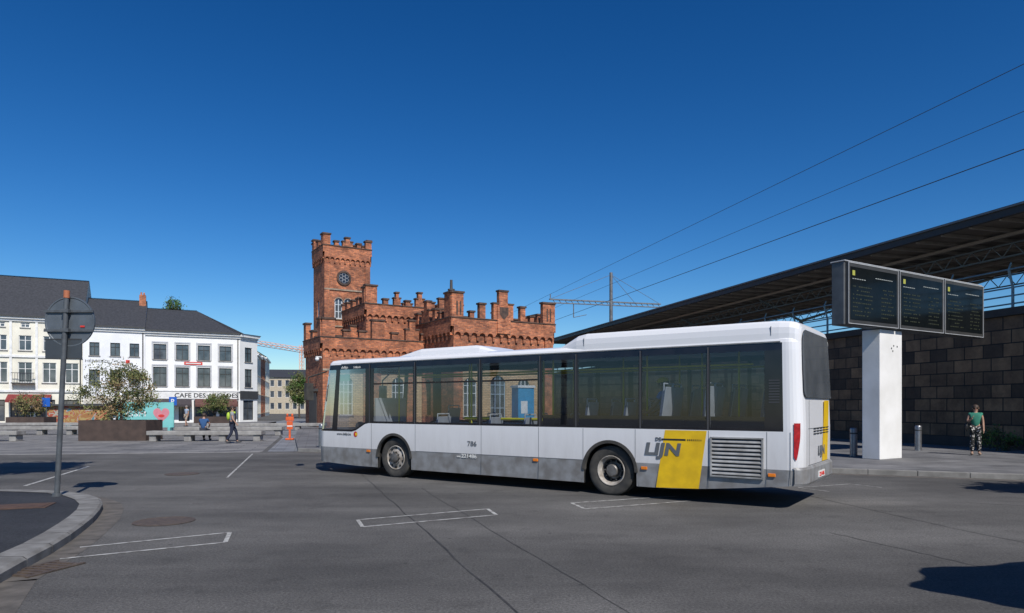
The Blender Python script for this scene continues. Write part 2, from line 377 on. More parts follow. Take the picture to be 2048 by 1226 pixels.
def cellmat(i,xm):
    if i==0: return 1
    if i==1: return 0
    if i in(2,3,4):
        if xm<.30: return 0
        if i==3:
            for a,b in panes:
                if a<xm<b: return None
            if xm>11.35: return None
        return 2
    return 0
body=MB(); glassm={}
for side in (1,-1):
    for x0,x1 in zip(xs,xs[1:]):
        p0,p1=prof(x0),prof(x1); xm=(x0+x1)/2
        for i in range(9):
            q=[(rake(x0,p0[i][1]),side*p0[i][0],p0[i][1]),(rake(x1,p1[i][1]),side*p1[i][0],p1[i][1]),(rake(x1,p1[i+1][1]),side*p1[i+1][0],p1[i+1][1]),(rake(x0,p0[i+1][1]),side*p0[i+1][0],p0[i+1][1])]
            if abs(q[0][2]-q[3][2])<1e-4 and abs(q[1][2]-q[2][2])<1e-4: continue
            if side<0: q=q[::-1]
            mt=cellmat(i,xm)
            if mt is None:
                key='ws' if xm>11.35 else (side,[k for k,(a,b) in enumerate(panes) if a<xm<b][0])
                glassm.setdefault(key,MB()).add(q); continue
            body.add(q,mt)
for x,ms in ((LB,[1,0,2,None,2,0,0,0,0]),(0,[1,0,0,0,0,0,0,0,0])):
    p=prof(x)
    for i in range(9):
        q=[(rake(x,p[i][1]),p[i][0],p[i][1]),(rake(x,p[i][1]),-p[i][0],p[i][1]),(rake(x,p[i+1][1]),-p[i+1][0],p[i+1][1]),(rake(x,p[i+1][1]),p[i+1][0],p[i+1][1])]
        if x==0: q=q[::-1]
        if ms[i] is None: glassm['ws'].add(q)
        else: body.add(q,ms[i])
body.obj('body',[white,busgrey,black],bus,smooth=28)
for k,g in glassm.items():
    if k=='ws': g.obj('windscreen',[busglass],bus,smooth=40)
    else: g.obj('window',[busglass],bus,smooth=40)
mb=MB()
segs=[(.3,WC[0]-.62,1.18),(WC[0]-.62,WC[0]+.62,.75),(WC[0]+.62,WC[1]-.62,1.2),(WC[1]-.62,WC[1]+.62,.75),(WC[1]+.62,LB-.35,.95)]
for a,b,w in segs: mb.box(a+.002,b-.002,-w,w,.45 if a<1 else .30,.48 if a<1 else .36)
mb.box(.35,WC[0]-.63,-1.18,1.18,.9,.95); mb.box(.2,.3,-.9,.9,.45,1.7)
mb.box(WC[0]-.6,5.0,-.74,.74,.62,.68)
mb.obj('floor',[floorm],bus)
for c in WC:
    for s in (1,-1):
        mb=MB(); y0,y1=sorted((s*.76,s*1.235))
        f=.6
        mb.add([(c-f,s*.76,.2),(c+f,s*.76,.2),(c+f,s*.76,1.12),(c-f,s*.76,1.12)])
        mb.add([(c-f,y0,1.12),(c+f,y0,1.12),(c+f,y1,1.12),(c-f,y1,1.12)])
        for q in(-f,f): mb.add([(c+q,y0,.2),(c+q,y1,.2),(c+q,y1,1.12),(c+q,y0,1.12)])
        mb.obj('wheel_arch_liner',[matte],bus)
for c in WC:
    for s in(1,-1):
        mb=MB(); n=30
        for k in range(n):
            t0=math.pi*k/n;t1=math.pi*(k+1)/n
            def pt(t,r,y): return (c+r*math.cos(t),s*y,WZ+r*math.sin(t))
            for (ra,ya,rb,yb) in((RA-.03,1.20,RA-.03,1.262),(RA-.03,1.262,RA+.03,1.262),(RA+.03,1.262,RA+.03,1.245)):
                mb.add([pt(t0,ra,ya),pt(t1,ra,ya),pt(t1,rb,yb),pt(t0,rb,yb)])
        mb.obj('wheel_arch_trim',[rubber],bus,smooth=40)
def wheel(c,s,dual):
    m4=Matrix.Translation((c,s*(1.20),WZ))@Matrix.Rotation(-s*math.pi/2,4,'X')
    e=bpy.data.objects.new('wheel',None); COL.objects.link(e); e.parent=bus
    t=MB(); r=.475
    t.lathe([(.29,-.26),(.33,-.30),(.44,-.30),(r,-.27),(r,-.25),(r-.008,-.245),(r-.008,-.235),(r,-.23),(r,-.16),(r-.008,-.155),(r-.008,-.145),(r,-.14),(r,-.07),(r-.008,-.065),(r-.008,-.055),(r,-.05),(r,-.03),(.455,-.008),(.42,.0),(.37,-.004),(.32,-.012),(.285,-.03),(.285,-.2)],m4,40)
    t.obj('tyre',[rubber],e,smooth=35)
    h=MB()
    if dual:
        h.lathe([(.29,-.03),(.285,-.012),(.275,-.012),(.262,-.04),(.225,-.10),(.21,-.15),(.17,-.17),(.165,-.15),(.12,-.15),(.12,-.06),(.10,-.04),(.001,-.04)],m4,36,ms=[0,0,0,0,1,2,2,1,1,1,1])
        rb,zb_=.185,-.165
    else:
        h.lathe([(.29,-.03),(.285,-.010),(.272,-.010),(.262,-.03),(.25,-.05),(.215,-.045),(.17,-.015),(.13,-.01),(.115,-.01),(.11,.035),(.08,.045),(.001,.045)],m4,36,ms=[0,0,0,0,0,0,0,1,1,1,1])
        rb,zb_=.145,-.012
    for k in range(10):
        t_=2*math.pi*k/10
        a=m4@Vector((rb*math.cos(t_),rb*math.sin(t_),zb_)); b=m4@Vector((rb*math.cos(t_),rb*math.sin(t_),zb_+.035)); h.tube(a,b,.016,.014,6,1)
        rr=.225
        if not dual: a=m4@Vector((rr*math.cos(t_+.3),rr*math.sin(t_+.3),-.06)); b=m4@Vector((rr*math.cos(t_+.3),rr*math.sin(t_+.3),-.030)); h.tube(a,b,.026,.026,8,2)
    h.obj('rim',[rimwhite,chrome,matte],e,smooth=35)
for i,c in enumerate(WC):
    for s in(1,-1): wheel(c,s,i==0)
def pod(st,name,mat=white,b=2.84):
    mb=MB(); rings=[]
    for x,hw,z in st:
        rings.append([(x,y*hw,b+(z-b)*k) for y,k in((1.0,0),(1.0,.45),(.992,.7),(.965,.88),(.92,.97),(.84,1.0),(0,1.03),(-.84,1.0),(-.92,.97),(-.965,.88),(-.992,.7),(-1.0,.45),(-1,0))])
    for a,b_ in zip(rings,rings[1:]):
        for i in range(len(a)-1): mb.add([a[i],b_[i],b_[i+1],a[i+1]])
    mb.add(rings[0]); mb.add(rings[-1][::-1])
    return mb.obj(name,[mat],bus,smooth=40)
pod([(.055,1.02,2.95),(.065,1.08,3.0),(.09,1.13,3.05),(.14,1.17,3.085),(.22,1.195,3.105),(.38,1.21,3.12),(.7,1.215,3.125),(4.0,1.215,3.125),(4.2,1.20,3.09),(4.65,1.12,2.88),(4.7,1.1,2.85)],'roof_fairing',b=2.72)
pod([(6.45,.62,2.89),(6.55,.66,2.93),(7.0,.70,3.07),(7.15,.70,3.09),(8.8,.70,3.085),(9.0,.69,3.05),(9.75,.64,2.90)],'roof_hatch')
mb=MB(); mb.box(.35,11.0,1.222,1.243,2.752,2.768); mb.obj('rain_gutter',[busgrey],bus)
for x in(.50,4.02):
    mb=MB(); mb.box(x,x+.008,1.19,1.2185,2.87,3.02); mb.obj('fairing_seam',[txtgrey],bus)
sealm=M('seal_grey',(.07,.07,.075),.6)
for a,b in zip(panes[:-1],panes[1:]):
    mb=MB(); xm=(a[1]+b[0])/2; mb.box(xm-.012,xm+.012,1.2505,1.254,1.29,2.72); mb.obj('window_seal',[sealm],bus)
for a,b in panes[:4]:
    mb=MB(); mb.box(a,b,1.228,1.238,1.33,1.52); mb.obj('window_tint_band',[black],bus)
for a,b in panes[4:7]:
    mb=MB(); z=2.22; mb.box(a,b,1.236,1.242,z,z+.035); mb.obj('hopper_bar',[matte],bus)
y0,y1=1.2495,1.2525
for x in (.19,.56,1.54,2.92,4.02,5.05,6.52,8.45,9.90):
    b=zb(x); mb=MB(); mb.box(x-.004,x+.004,y0,y1,max(b,.66) if abs(x-WC[0])<.6 or abs(x-WC[1])<.7 else b+.02,1.272); mb.obj('panel_seam',[txtgrey],bus)
mb=MB(); mb.box(4.03,8.44,y0,y1,.650,.660); mb.obj('panel_seam',[txtgrey],bus)
mb=MB()
pts=[(1.713,zb(1.713)+.003),(2.51,.222),(2.335,1.268),(1.57,1.268)]
mb.add([(x,W+.004,z) for x,z in pts][::-1]); mb.obj('yellow_stripe',[yellow],bus)
text('LIJN',.30,txtgrey,bus,(2.74,W+.008,.82),(-1,0,0),(0,0,1),width=.70,off=.012,shear=.15)
text('DE',.085,txtgrey,bus,(2.52,W+.008,1.075),(-1,0,0),(0,0,1),width=.11,off=.002)
mb=MB(); mb.box(1.95,2.40,W+.005,W+.008,1.085,1.115)
for k in range(8): mb.box(1.92-k*.035-.018+k*.0012,1.92-k*.035,W+.005,W+.008,1.085,1.115)
mb.obj('stripe_bar',[txtblack],bus)
text('786',.15,txtgrey,bus,(6.90,W+.005,.83),(-1,0,0),(0,0,1),width=.25,off=.002)
text('221486',.12,txtwhite,bus,(7.07,W+.005,.565),(-1,0,0),(0,0,1),width=.42,off=.001)
text('NMVB',.05,txtwhite,bus,(7.2,W+.005,.565),(-1,0,0),(0,0,1),width=.10)
text('www.delijn.be',.09,txtgrey,bus,(11.15,W+.005,.97),(-1,0,0),(0,0,1),width=.52)
text('delijn',.10,txtwhite,bus,(11.0,W-.008,2.64),(-1,0,0),(0,0,1),width=.24)
text('5106.65',.07,txtwhite,bus,(10.55,W-.008,2.64),(-1,0,0),(0,0,1),width=.25)
mb=MB()
def disc(x,z,r,y,m=0,n=20): mb.add([(x+r*math.cos(2*math.pi*k/n),y,z+r*math.sin(2*math.pi*k/n)) for k in range(n)][::-1],m)
disc(10.46,1.0,.07,W+.005,0); disc(10.43,1.0,.04,W+.0075,1); mb.obj('round_emblem',[txtred,yellow],bus)
for x,z in((10.0,.60),(5.12,.60),(2.74,.56),(.48,.56)):
    mb=MB(); mb.box(x-.06,x+.06,W-.005,W+.018,z-.028,z+.028); mb.obj('side_marker_light',[orange],bus,bevel=.008)
mb=MB()
mb.box(.61,1.49,W+.0,W+.003,.50,1.16,1)
for a in(.61,1.475): mb.box(a,a+.03,W,W+.03,.50,1.16)
for z in(.485,1.145): mb.box(.61,1.505,W,W+.03,z,z+.025)
for k in range(9):
    z=.53+k*.068
    mb.add([(.64,W+.004,z+.045),(1.475,W+.004,z+.045),(1.475,W+.026,z+.014),(.64,W+.026,z+.014)])
    mb.add([(.64,W+.026,z+.014),(1.475,W+.026,z+.014),(1.475,W+.026,z-.0),(.64,W+.026,z-.0)])
mb.obj('engine_grille',[grillem,matte],bus)
lv=M('louvre',(.05,.05,.055),.5)
mb=MB()
for k in range(9): mb.box(.36,.53,W-.018,W+.0,1.75+k*.045,1.775+k*.045)
mb.obj('vent_louvre',[lv],bus)
mb=MB()
for k in range(6): mb.box(8.95,9.7,W-.018,W-.004,2.45+k*.04,2.46+k*.04)
mb.obj('vent_louvre',[lv],bus)
def outl(k,off):
    y=k*1.235; a=abs(y); x=0
    for i in range(80):
        x=i*.003
        if halfw(x)>=a: break
    return (x-off,y)
mb=MB(); zr=[1.84,1.855,1.89,1.95,2.3,2.65,2.83,2.90,2.945,2.965]; kw=[.80,.845,.875,.89,.89,.88,.86,.83,.78,.70]
for j in range(len(zr)-1):
    for a,b in zip([-1,-.95,-.9,-.5,0,.5,.9,.95],[-.95,-.9,-.5,0,.5,.9,.95,1]):
        z0,z1=zr[j],zr[j+1]
        A0=outl(a*kw[j],.014);B0=outl(b*kw[j],.014);A1=outl(a*kw[j+1],.014);B1=outl(b*kw[j+1],.014)
        mb.add([(A0[0]+rx(z0),A0[1],z0),(B0[0]+rx(z0),B0[1],z0),(B1[0]+rx(z1),B1[1],z1),(A1[0]+rx(z1),A1[1],z1)])
mb.obj('rear_window',[M('rear_glass',(.075,.085,.095),.08,(.13,.14,.15),1.2)],bus,smooth=50)
for s in(1,-1):
    mb=MB(); nz=12
    def row(t):
        z=.82+.60*t; inner=.982-.035*math.sin(min(1,t*1.2)*math.pi/2); outer=.997 if t>.05 else .988
        return z,[inner+(outer-inner)*q for q in(0,.3,.6,.85,1.0)]
    for j in range(nz):
        za,ra=row(j/nz); zb2,rb=row((j+1)/nz)
        for q in range(4):
            pts=[outl(s*min(.9999,v),.014) for v in(ra[q],ra[q+1],rb[q+1],rb[q])]
            mb.add([(pts[0][0],pts[0][1]*1.012,za),(pts[1][0],pts[1][1]*1.012,za),(pts[2][0],pts[2][1]*1.012,zb2),(pts[3][0],pts[3][1]*1.012,zb2)])
    mb.obj('tail_light',[redl],bus,smooth=60)
mb=MB()
arr=[-1,-.985,-.96,-.93,-.9,-.86,-.8,0,.8,.86,.9,.93,.96,.985,1.0]
for a,b in zip(arr,arr[1:]):
    A=outl(a,.035);B=outl(b,.035)
    for z0,z1,e0,e1 in((.40,.44,.02,0),(.44,.66,0,0),(.66,.70,0,.03)):
        mb.add([(A[0]+e0,A[1]*1.012,z0),(B[0]+e0,B[1]*1.012,z0),(B[0]+e1,B[1]*1.012,z1),(A[0]+e1,A[1]*1.012,z1)])
mb.obj('rear_bumper',[busgrey],bus,smooth=50)
mb=MB(); mb.add([(-.006,-.25,.72),(-.006,-.72,.72),(-.006,-.85,1.80),(-.006,-.43,1.80)]); mb.obj('rear_stripe',[yellow],bus)
text('LIJN',.22,txtgrey,bus,(-.010,.10,.85),(0,-1,0),(0,0,1),width=.52,off=.008)
mb=MB(); mb.box(-.05,-.037,-.26,.26,.47,.58); mb.obj('licence_plate',[txtwhite],bus)
text('221486',.10,txtred,bus,(-.053,.21,.49),(0,-1,0),(0,0,1),width=.4)
mb=MB()
for k in range(3):
    for j in range(5): mb.box(-.014,-.002,.45-j*.26-.2,.45-j*.26,1.22+k*.045,1.235+k*.045)
mb.obj('rear_vent',[matte],bus)
mb=MB()
for z in(1.32,.71): mb.box(-.004,-.001,-.85,.85,z,z+.008)
mb.box(-.004,-.001,.78,.788,.72,1.8); mb.obj('rear_panel_seam',[txtgrey],bus)
for s in(1,-1):
    mb=MB(); mb.ball((LB-.12,s*.92,.72),(.12,.14,.11)); mb.obj('headlight',[M('lamp_lens',(.6,.62,.65),.1)],bus,smooth=60)
    mb=MB(); mb.tube((LB-.35,s*1.12,2.6),(LB+.12,s*1.33,2.45),.02); mb.tube((LB+.12,s*1.33,2.45),(LB+.12,s*1.33,2.3),.02); mb.box(LB+.05,LB+.16,s*1.33-.11,s*1.33+.11,1.85,2.3); mb.obj('mirror',[rubber],bus,bevel=.02)
mb=MB(); mb.box(10.72,11.1,1.205,1.215,2.33,2.5); mb.obj('window_sticker',[M('green_paint',(.02,.30,.13),.5)],bus)
sm=MB()
sm.box(-.05,.40,-.21,.21,.38,.46,0)
f=lambda x,y,z:(-.04-.14*(z-.44)+x,y,z)
sm.fbox(f,-.05,0,-.21,.21,.44,1.05,0); sm.fbox(f,-.075,-.05,-.215,.215,.40,1.10,1)
sm.tube((-.15,-.2,1.02),(-.15,-.2,1.16),.016,None,6,1); sm.tube((-.15,.2,1.02),(-.15,.2,1.16),.016,None,6,1); sm.tube((-.15,-.2,1.16),(-.15,.2,1.16),.018,None,6,1)
sm.box(.1,.2,-.05,.05,0,.38,1)
sm=sm.obj('seat',[seatblue,seatgrey],bus,bevel=.012)
first=True
pos=[]
for x in(.75,1.75,2.55): pos+= [(x,y,.95) for y in(-.95,-.5,.5,.95)]
for x in(3.5,4.35): pos+=[(x,y,.68) for y in(-.55,.55)]
for x in(5.6,6.5,8.0): pos+=[(x,y,.36) for y in(-.95,.95)]
pos+=[(8.9,-.5,.55),(10.55,.65,.5)]
for p in pos:
    if first: sm.location=p; first=False; continue
    c=sm.copy(); COL.objects.link(c); c.location=p
def rail(p,q,m=railyellow,r=.02):
    mb=MB(); mb.tube(p,q,r,None,8); mb.obj('handrail',[m],bus,smooth=50)
for x,y,z in((1.3,.3,.95),(2.2,-.3,.95),(3.1,.3,.7),(4.1,-.7,.68),(4.6,.6,.68),(5.1,.6,.36),(6.1,-.6,.36),(7.3,.6,.36),(8.4,-.7,.36),(9.7,.5,.36),(2.9,-.9,.95)): rail((x,y,z),(x,y,2.75))
rail((1,.45,2.45),(9.8,.45,2.45)); rail((1,-.45,2.45),(9.8,-.45,2.45))
rail((5.15,.95,1.42),(6.2,.95,1.42),r=.03); rail((6.7,.6,1.42),(7.5,.6,1.42),r=.035); rail((5.2,-.95,1.36),(6.4,-.95,1.36),r=.03)
mb=MB(); mb.box(9.85,9.9,.1,1.15,.36,1.9); mb.obj('cab_partition',[seatgrey],bus)
mb=MB(); mb.box(10.9,11.45,-.9,1.0,.5,1.12); mb.tube((10.85,.65,1.1),(10.8,.65,1.16),.22,.22,20); mb.obj('dashboard',[rubber],bus,bevel=.02)
# ------------------------------------------------------------------ PEOPLE
skin=M('skin',(.45,.26,.18),.6)
def skinmesh(name,verts,edges,root=0,sub=1):
    me=bpy.data.meshes.new(name); me.from_pydata([v[0] for v in verts],edges,[]); o=bpy.data.objects.new(name,me); COL.objects.link(o)
    md=o.modifiers.new('s','SKIN'); md.use_smooth_shade=True
    d=me.skin_vertices[0].data
    for i,v in enumerate(verts):
        r=v[1]; d[i].radius=(r,r) if not hasattr(r,'__len__') else r; d[i].use_root=(i==root)
    ss=o.modifiers.new('b','SUBSURF'); ss.levels=sub; ss.render_levels=sub
    bpy.context.view_layer.update()
    m2=bpy.data.meshes.new_from_object(o.evaluated_get(bpy.context.evaluated_depsgraph_get()))
    bpy.data.objects.remove(o); return m2
def person(label,loc,rot,J={},h=1.7,shirt=None,trous=None,hair=None,shoe=None,skinm=skin,longhair=False,sleeve=.55,legcov=1.0,cat='person',capm=None,extra=None):
    e=top('person',label,cat,loc,rot); e.scale=(h/1.74,)*3
    P=dict(pel=(0,0,.93),wai=(0,0,1.10),che=(0,.0,1.30),nb=(0,-.01,1.43),nk=(0,.0,1.50),hd=(0,.02,1.60),ht=(0,.01,1.68),
      hipL=(-.085,0,.90),knL=(-.095,.015,.49),anL=(-.10,-.02,.09),toL=(-.115,.13,.045),
      hipR=(.085,0,.90),knR=(.095,.015,.49),anR=(.10,-.02,.09),toR=(.115,.13,.045),
      shL=(-.17,-.01,1.40),elL=(-.215,-.03,1.13),wrL=(-.225,.04,.89),paL=(-.225,.06,.82),
      shR=(.17,-.01,1.40),elR=(.215,-.03,1.13),wrR=(.225,.04,.89),paR=(.225,.06,.82))
    P.update(J)
    P={k:Vector(v) for k,v in P.items()}
    rad=dict(pel=.12,wai=.105,che=.125,nb=.07,nk=.052,hd=.088,ht=.075,hip=.085,kn=.057,an=.038,to=.036,sh=.055,el=.04,wr=.026,pa=.032)
    names=['pel','wai','che','nb','nk','hd','ht','hipL','knL','anL','toL','hipR','knR','anR','toR','shL','elL','wrL','paL','shR','elR','wrR','paR']
    vs=[];idx={}
    for n in names: idx[n]=len(vs); vs.append((tuple(P[n]),rad.get(n,rad.get(n[:-1],.05))))
    ch=[('pel','wai'),('wai','che'),('che','nb'),('nb','nk'),('nk','hd'),('hd','ht'),('pel','hipL'),('hipL','knL'),('knL','anL'),('anL','toL'),('pel','hipR'),('hipR','knR'),('knR','anR'),('anR','toR'),('che','shL'),('shL','elL'),('elL','wrL'),('wrL','paL'),('che','shR'),('shR','elR'),('elR','wrR'),('wrR','paR')]
    ed=[(idx[a],idx[b]) for a,b in ch]
    for s,sg in(('L',-1),('R',1)):
        d=(P['pa'+s]-P['wr'+s]).normalized(); lat=Vector((0,1,0)); lat=(lat-d*lat.dot(d)).normalized() if abs(d.y)<.9 else Vector((1,0,0)); inw=d.cross(lat)*(1 if (d.cross(lat)).x*sg<0 else -1)
        for k,(o_,l_) in enumerate(((.026,.07),(.009,.08),(-.009,.075),(-.026,.06))):
            a=P['pa'+s]+lat*o_*.8+d*.01; b=a+d*l_*.55+lat*o_*.2; c=b+d*l_*.4+inw*.018
            i0=len(vs); vs+=[(tuple(a),.010),(tuple(b),.009),(tuple(c),.008)]; ed+=[(idx['pa'+s],i0),(i0,i0+1),(i0+1,i0+2)]
        a=P['wr'+s].lerp(P['pa'+s],.5)+lat*.03; b=a+lat*.022+d*.035+inw*.01; i0=len(vs); vs+=[(tuple(a),.011),(tuple(b),.009)]; ed+=[(idx['pa'+s],i0),(i0,i0+1)]
    me=skinmesh('body',vs,ed); me.materials.append(skinm)
    o=bpy.data.objects.new('body',me); COL.objects.link(o); o.parent=e
    hd=P['hd']
    mb=MB(); mb.ball(hd+Vector((0,.088,.0)),(.013,.020,.022),0)
    for s in(-1,1): mb.ball(hd+Vector((s*.088,-.005,.0)),(.014,.022,.032),0)
    for s in(-1,1): mb.ball(hd+Vector((s*.032,.076,.022)),(.012,.008,.008),1)
    mb.ball(hd+Vector((0,.080,-.042)),(.026,.008,.007),2)
    mb.obj('face',[skinm,framed,M('lips',(.35,.10,.09),.5)],e,smooth=60)
    def garment(nm,keys,links,mat):
        v=[];ix={}
        for k,p,r in keys: ix[k]=len(v); v.append((tuple(p),r))
        m2=skinmesh(nm,v,[(ix[a],ix[b]) for a,b in links]); m2.materials.append(mat)
        g=bpy.data.objects.new(nm,m2); COL.objects.link(g); g.parent=e; return g
    def lp(a,b,t): return P[a].lerp(P[b],t)
    garment('shirt',[('p',P['pel'],.135),('w',P['wai'],.125),('c',P['che'],.142),('n',lp('che','nb',.85),.085),
       ('sl',P['shL'],.07),('el',lp('shL','elL',sleeve),.06),('sr',P['shR'],.07),('er',lp('shR','elR',sleeve),.06)],
       [('p','w'),('w','c'),('c','n'),('c','sl'),('sl','el'),('c','sr'),('sr','er')],shirt)
    def cov(s):
        if legcov>=1: return [('k'+s,P['kn'+s],.075),('a'+s,P['an'+s]+Vector((0,0,.02)),.062)],[('h'+s,'k'+s),('k'+s,'a'+s)]
        return [('k'+s,lp('hip'+s,'kn'+s,legcov),.082)],[('h'+s,'k'+s)]
    kL,lL=cov('L');kR,lR=cov('R')
    garment('trousers',[('p',P['pel'],.128),('hL',P['hipL'],.10),('hR',P['hipR'],.10)]+kL+kR,[('p','hL'),('p','hR')]+lL+lR,trous)
    for s in'LR':
        mb=MB(); a=P['an'+s];t=P['to'+s]; mid=a.lerp(t,.55)
        mb.ball((mid.x,mid.y,mid.z-.005),(.05,.05+abs(t.y-a.y)*.62,.045),0)
        mb.obj('shoe',[shoe or framed],e,smooth=60)
    mb=MB(); mb.ball(hd+Vector((0,-.022,.035)),(.103,.108,.098),0,14,10)
    if longhair: mb.ball(hd+Vector((0,-.07,-.05)),(.09,.06,.13),0,12,8)
    mb.obj('hair',[hair],e,smooth=70)
    if capm:
        mb=MB(); mb.ball(hd+Vector((0,-.01,.06)),(.112,.118,.08),0,14,8); mb.box(-.07,.07,.08,.19,hd.z+.04,hd.z+.052); mb.obj('cap',[capm],e,smooth=60)
    if extra: extra(e,P)
    return e
hairb=M('brown_hair',(.05,.03,.02),.6); hairg=M('grey_hair',(.22,.2,.18),.6)
def patt():
    m,nt,b=newmat('patterned_cloth'); N=nt.nodes; L=nt.links; tc=N.new('ShaderNodeTexCoord'); v=N.new('ShaderNodeTexVoronoi'); v.inputs['Scale'].default_value=14; L.new(tc.outputs['Object'],v.inputs[0])
    r=N.new('ShaderNodeValToRGB'); r.color_ramp.interpolation='CONSTANT'; r.color_ramp.elements[0].color=(.42,.40,.37,1); r.color_ramp.elements[1].position=.36; r.color_ramp.elements[1].color=(.02,.02,.02,1)
    L.new(v.outputs['Distance'],r.inputs[0]); L.new(r.outputs[0],b.inputs['Base Color']); b.inputs['Roughness'].default_value=.9; return m
def bag(e,P):
    mb=MB(); mb.ball((.26,-.02,.95),(.05,.13,.16),0,10,6); mb.tube((.16,0,1.42),(.25,0,1.08),.012,None,6,0); mb.obj('handbag',[txtblack],e,smooth=60)
person('woman in green top and patterned trousers standing on the pavement',(14.87,21.9,.12),R(150),dict(elR=(.23,.02,1.15),wrR=(.14,.2,1.22),paR=(.11,.22,1.28),toL=(-.13,.12,.045)),1.64,
   M('green_top',(.035,.20,.135),.9),patt(),hairb,M('sandal',(.3,.2,.14),.7),longhair=True,sleeve=.25,extra=bag)
def pack(e,P):
    mb=MB(); mb.ball((0,-.17,1.24),(.13,.08,.19),0,12,8); mb.box(-.1,-.06,-.1,.13,1.38,1.46); mb.box(.06,.1,-.1,.13,1.38,1.46)
    mb.obj('backpack',[M('hi_vis_yellow',(.42,.58,.05),.7)],e,smooth=60)
person('pedestrian with hi-vis backpack walking past the benches',(-12.66,30.9,.01),R(-70),dict(knL=(-.09,.17,.50),anL=(-.1,.20,.10),toL=(-.11,.34,.06),knR=(.09,-.03,.49),anR=(.1,-.24,.13),toR=(.11,-.12,.05),elL=(-.22,-.12,1.15),wrL=(-.22,-.08,.90),paL=(-.22,-.06,.83),elR=(.22,.02,1.13),wrR=(.21,.16,.94),paR=(.21,.2,.88)),1.72,
   M('grey_shirt',(.28,.28,.30),.9),M('navy_trousers',(.02,.025,.05),.9),hairb,extra=pack)
person('man in light shirt and shorts walking on the plaza',(-26.7,56,.01),R(150),dict(knL=(-.09,.12,.50),anL=(-.1,.14,.10),toL=(-.11,.28,.05),anR=(.1,-.15,.11),toR=(.11,-.03,.05)),1.75,
   M('pale_blue_shirt',(.35,.42,.52),.9),M('beige_shorts',(.4,.34,.26),.9),hairg,legcov=.9)
SIT=dict(pel=(0,-.02,.55),wai=(0,0,.72),che=(0,.03,.93),nb=(0,.03,1.06),nk=(0,.05,1.13),hd=(0,.08,1.22),ht=(0,.07,1.30),
   hipL=(-.09,0,.54),knL=(-.14,.42,.50),anL=(-.13,.40,.09),toL=(-.14,.54,.045),hipR=(.09,0,.54),knR=(.14,.42,.50),anR=(.13,.44,.09),toR=(.14,.58,.045),
   shL=(-.17,.03,1.03),elL=(-.24,.14,.80),wrL=(-.13,.34,.66),paL=(-.10,.40,.65),shR=(.17,.03,1.03),elR=(.24,.14,.80),wrR=(.13,.34,.66),paR=(.10,.40,.65))
person('person in blue shirt sitting on a concrete bench',(-15.0,33.2,0),R(5),dict(SIT),1.76,M('blue_shirt',(.03,.09,.22),.9),M('dark_jeans',(.03,.035,.05),.9),hairb)
bm=Matrix.Translation((5.39,11.99,0))@Matrix.Rotation(math.atan2(.575,-.819),4,'Z')
pp=bm@Vector((2.62,.5,.93))
person('bus passenger in blue shirt and yellow cap on a seat',tuple(pp),math.atan2(.575,-.819)-math.pi/2,dict(SIT),1.7,M('bright_blue_shirt',(.04,.25,.6),.9),M('grey_trousers',(.1,.1,.11),.9),hairb,capm=M('yellow_cap',(.7,.5,.05),.8))
# ------------------------------------------------------------------ BUILDINGS helpers
def facemap(o,dx,n):
    o=Vector(o);dx=Vector(dx);n=Vector(n)
    return lambda x,d,z:(o.x+dx.x*x+n.x*d,o.y+dx.y*x+n.y*d,z)
def wallface(mb,f,Wd,z0,z1,ops,depth=.15,m=0,rm=None):
    rm=m if rm is None else rm
    X=sorted({0,Wd}|{o[0] for o in ops}|{o[1] for o in ops}); Zs=sorted({z0,z1}|{o[2] for o in ops}|{o[3] for o in ops})
    for a,b in zip(X,X[1:]):
        for c,d in zip(Zs,Zs[1:]):
            xm=(a+b)/2;zm=(c+d)/2
            if any(o[0]<xm<o[1] and o[2]<zm<o[3] for o in ops): continue
            mb.add([f(a,0,c),f(b,0,c),f(b,0,d),f(a,0,d)],m)
    for o in ops:
        a,b,c,d=o[:4]
        mb.add([f(a,0,c),f(a,0,d),f(a,-depth,d),f(a,-depth,c)],rm); mb.add([f(b,0,c),f(b,-depth,c),f(b,-depth,d),f(b,0,d)],rm)
        mb.add([f(a,0,c),f(a,-depth,c),f(b,-depth,c),f(b,0,c)],rm)
        if len(o)>4 and o[4]:
            r=(b-a)/2; n=12; cz=d-r
            for k in range(n):
                t0=math.pi*k/n;t1=math.pi*(k+1)/n
                xa=(a+b)/2-r*math.cos(t0);za=cz+r*math.sin(t0);xb=(a+b)/2-r*math.cos(t1);zb2=cz+r*math.sin(t1)
                mb.add([f(xa,0,za),f(xb,0,zb2),f(xb,0,d),f(xa,0,d)],m); mb.add([f(xa,0,za),f(xa,-depth,za),f(xb,-depth,zb2),f(xb,0,zb2)],rm)
        else: mb.add([f(a,0,d),f(b,0,d),f(b,-depth,d),f(a,-depth,d)],rm)
def window(f,a,b,c,d,parent,fm,depth=.12,vb=1,hb=(.62,),fw=.06,name='window',sill=True,sillm=None):
    mb=MB(); mb.add([f(a,-depth,c),f(b,-depth,c),f(b,-depth,d),f(a,-depth,d)],1)
    for (p,q,r,s) in((a,a+fw,c,d),(b-fw,b,c,d),(a+fw,b-fw,c,c+fw),(a+fw,b-fw,d-fw,d)): mb.fbox(f,p,q,-depth+.002,-depth+.05,r,s)
    for k in range(vb):
        x=a+(b-a)*(k+1)/(vb+1); mb.fbox(f,x-.03,x+.03,-depth+.003,-depth+.045,c+fw,d-fw)
    for h in hb:
        z=c+(d-c)*h; mb.fbox(f,a+fw,b-fw,-depth+.004,-depth+.042,z-.025,z+.025)
    if sill: mb.fbox(f,a-.08,b+.08,-.02,.08,c-.08,c-.003,2)
    return mb.obj(name,[fm,winglass,sillm or trimst],parent)
